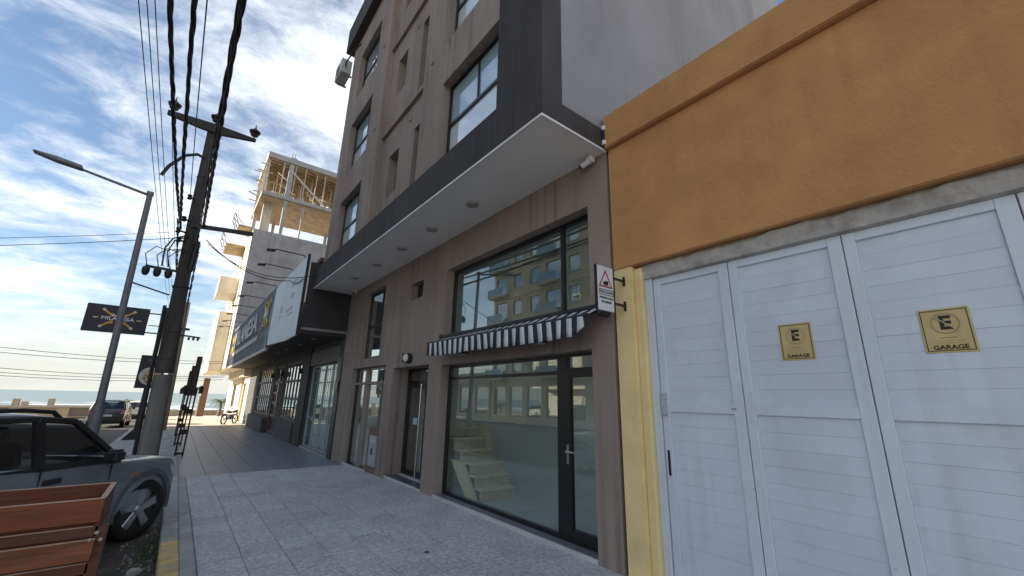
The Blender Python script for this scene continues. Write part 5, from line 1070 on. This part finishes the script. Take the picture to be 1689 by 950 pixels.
        B(G().box(.98, 1.06, s_ * .838, s_ * .85, .80, .83), 'indicator', mat('amber_lens', (.5, .2, .03), .3), bevel=.004)
        B(G().box(-.80, .80, s_ * .80, s_ * .862, .30, .40), 'sill_trim', cladding or paint, bevel=.02)
    B(G().box(1.74, 1.90, -.76, .76, .38, .60), 'front_bumper', cladding or paint, bevel=.04, seg=3, smooth=True); B(G().box(-2.10, -1.92, -.74, .74, .38, .62), 'rear_bumper', M_TRIM, bevel=.04, seg=3, smooth=True)
    B(G().box(1.84, 1.878, -.46, .46, .66, .79), 'grille', M_TRIM, bevel=.01); B(G().box(-2.03, -2.0, -.26, .26, .68, .79), 'number_plate', M_WHITE, bevel=.004)
    return t
M_SILV = mat('silver_blue_paint', (.25, .28, .33), .3, .05, 3, metal=.4, coat=.5, stain=(.12, .125, .13), stain_amt=.4, stain_scale=3)
HD = math.radians(35)
fwd_ = Vector((math.sin(HD), math.cos(HD), 0)); rgt_ = Vector((math.cos(HD), -math.sin(HD), 0))
W0 = Vector((-.145, 7.62, -.13)); C0 = W0 - fwd_ * 1.25 - rgt_ * .80
nc = car('parked_car', 'silver blue four-wheel-drive with black roof rails parked nose-in at the kerb by the planter', C0, HD, M_SILV, cladding=mat('grey_cladding', (.10, .112, .13), .5), steer=-.12)
G().tube([(1.86, -.60, .46), (1.95, -.60, .52), (1.95, -.60, .76), (1.90, -.58, .84), (1.91, -.3, .86), (1.91, .3, .86), (1.90, .58, .84), (1.95, .60, .76), (1.95, .60, .52), (1.86, .60, .46)], .022, 8).build('bull_bar', M_TRIM, nc, local=True, smooth=True)
car('parked_estate', 'dark blue-grey estate car seen from behind beyond the street lamp', Vector((-2.95, 36.0, gz(36) - .13)), math.radians(1.5), mat('dark_car_paint', (.05, .06, .075), .35, .05, 3, metal=.3, coat=.5), scale=(1.0, .97, 1.0))
car('white_car', 'white car parked ahead of the dark estate car, half hidden by the poles', Vector((-2.0, 44.5, gz(44.5) - .13)), math.radians(4), mat('white_car_paint', (.6, .57, .5), .35, .03, 3, coat=.4), scale=(1.0, 1, .98))

# ------------------------------------------------------------------ motorcycle by the cream wall
def motorbike(loc, heading, label):
    t = empty('motorcycle', loc, label, 'motorcycle', rz=math.pi / 2 - heading); ORG[t.name] = Vector((0, 0, 0)); B = lambda g_, nm_, m_, par=t, **k: g_.build(nm_, m_, par, local=True, **k)
    for x in (.62, -.62):
        w = B(G().tube([(x + .29 * math.cos(a), 0, .30 + .29 * math.sin(a)) for a in [2 * math.pi * k / 24 for k in range(25)]], .045, 8), 'wheel', M_RUBBER, smooth=True)
        g = G()
        for k in range(10): a = 2 * math.pi * k / 10; g.bar((x, 0, .3), (x + .26 * math.cos(a), 0, .3 + .26 * math.sin(a)), .012, .012)
        B(g.lathe([(.05, -.05), (.05, .05)], (x, 0, .3), 10, 'y'), 'spokes', M_STEEL, w)
    B(G().tube([(.62, .06, .3), (.42, .06, .85), (.38, .06, .95)], .022, 6).tube([(.62, -.06, .3), (.42, -.06, .85), (.38, -.06, .95)], .022, 6), 'fork', M_STEEL)
    B(G().prism([(.38, .72), (.40, .80), (.25, .88), (.02, .82), (-.02, .70), (.2, .66)], lambda u, v, w: (u, w, v), -.11, .11), 'tank', mat('bike_red', (.2, .03, .03), .3, coat=.5), bevel=.03, seg=2)
    B(G().prism([(.0, .72), (-.02, .80), (-.35, .82), (-.68, .88), (-.70, .80), (-.3, .70)], lambda u, v, w: (u, w, v), -.12, .12), 'seat', M_RUBBER, bevel=.03, seg=2)
    B(G().box(-.12, .28, -.13, .13, .28, .62), 'engine', mat('engine_grey', (.2, .2, .2), .4, metal=.6), bevel=.03)
    B(G().tube([(.38, -.34, 1.02), (.36, -.1, .98), (.36, .1, .98), (.38, .34, 1.02)], .016, 6), 'handlebar', M_DARKM); B(G().lathe([(.05, 0), (.085, .08), (.08, .1)], (.46, 0, .88), 12, 'x'), 'headlight', M_HEAD)
    B(G().tube([(.2, -.15, .35), (-.2, -.17, .30), (-.75, -.17, .38)], [.025, .035, .045], 8), 'exhaust', M_STEEL); B(G().bar((-.62, 0, .3), (-.1, 0, .5), .06, .05).bar((-.3, 0, .5), (-.45, 0, .8), .05, .04), 'frame', M_DARKM)
    B(G().tube([(.62 + .35 * math.cos(a), 0, .30 + .35 * math.sin(a)) for a in [.6 + k * .25 for k in range(8)]], .04, 6), 'front_mudguard', M_DARKM); B(G().bar((-.5, 0, .78), (-.95, 0, .62), .14, .02), 'rear_mudguard', M_DARKM)
motorbike(Vector((3.05, 34.3, gz(34.3))), math.radians(215), 'small motorcycle parked against the cream wall past the restaurant')
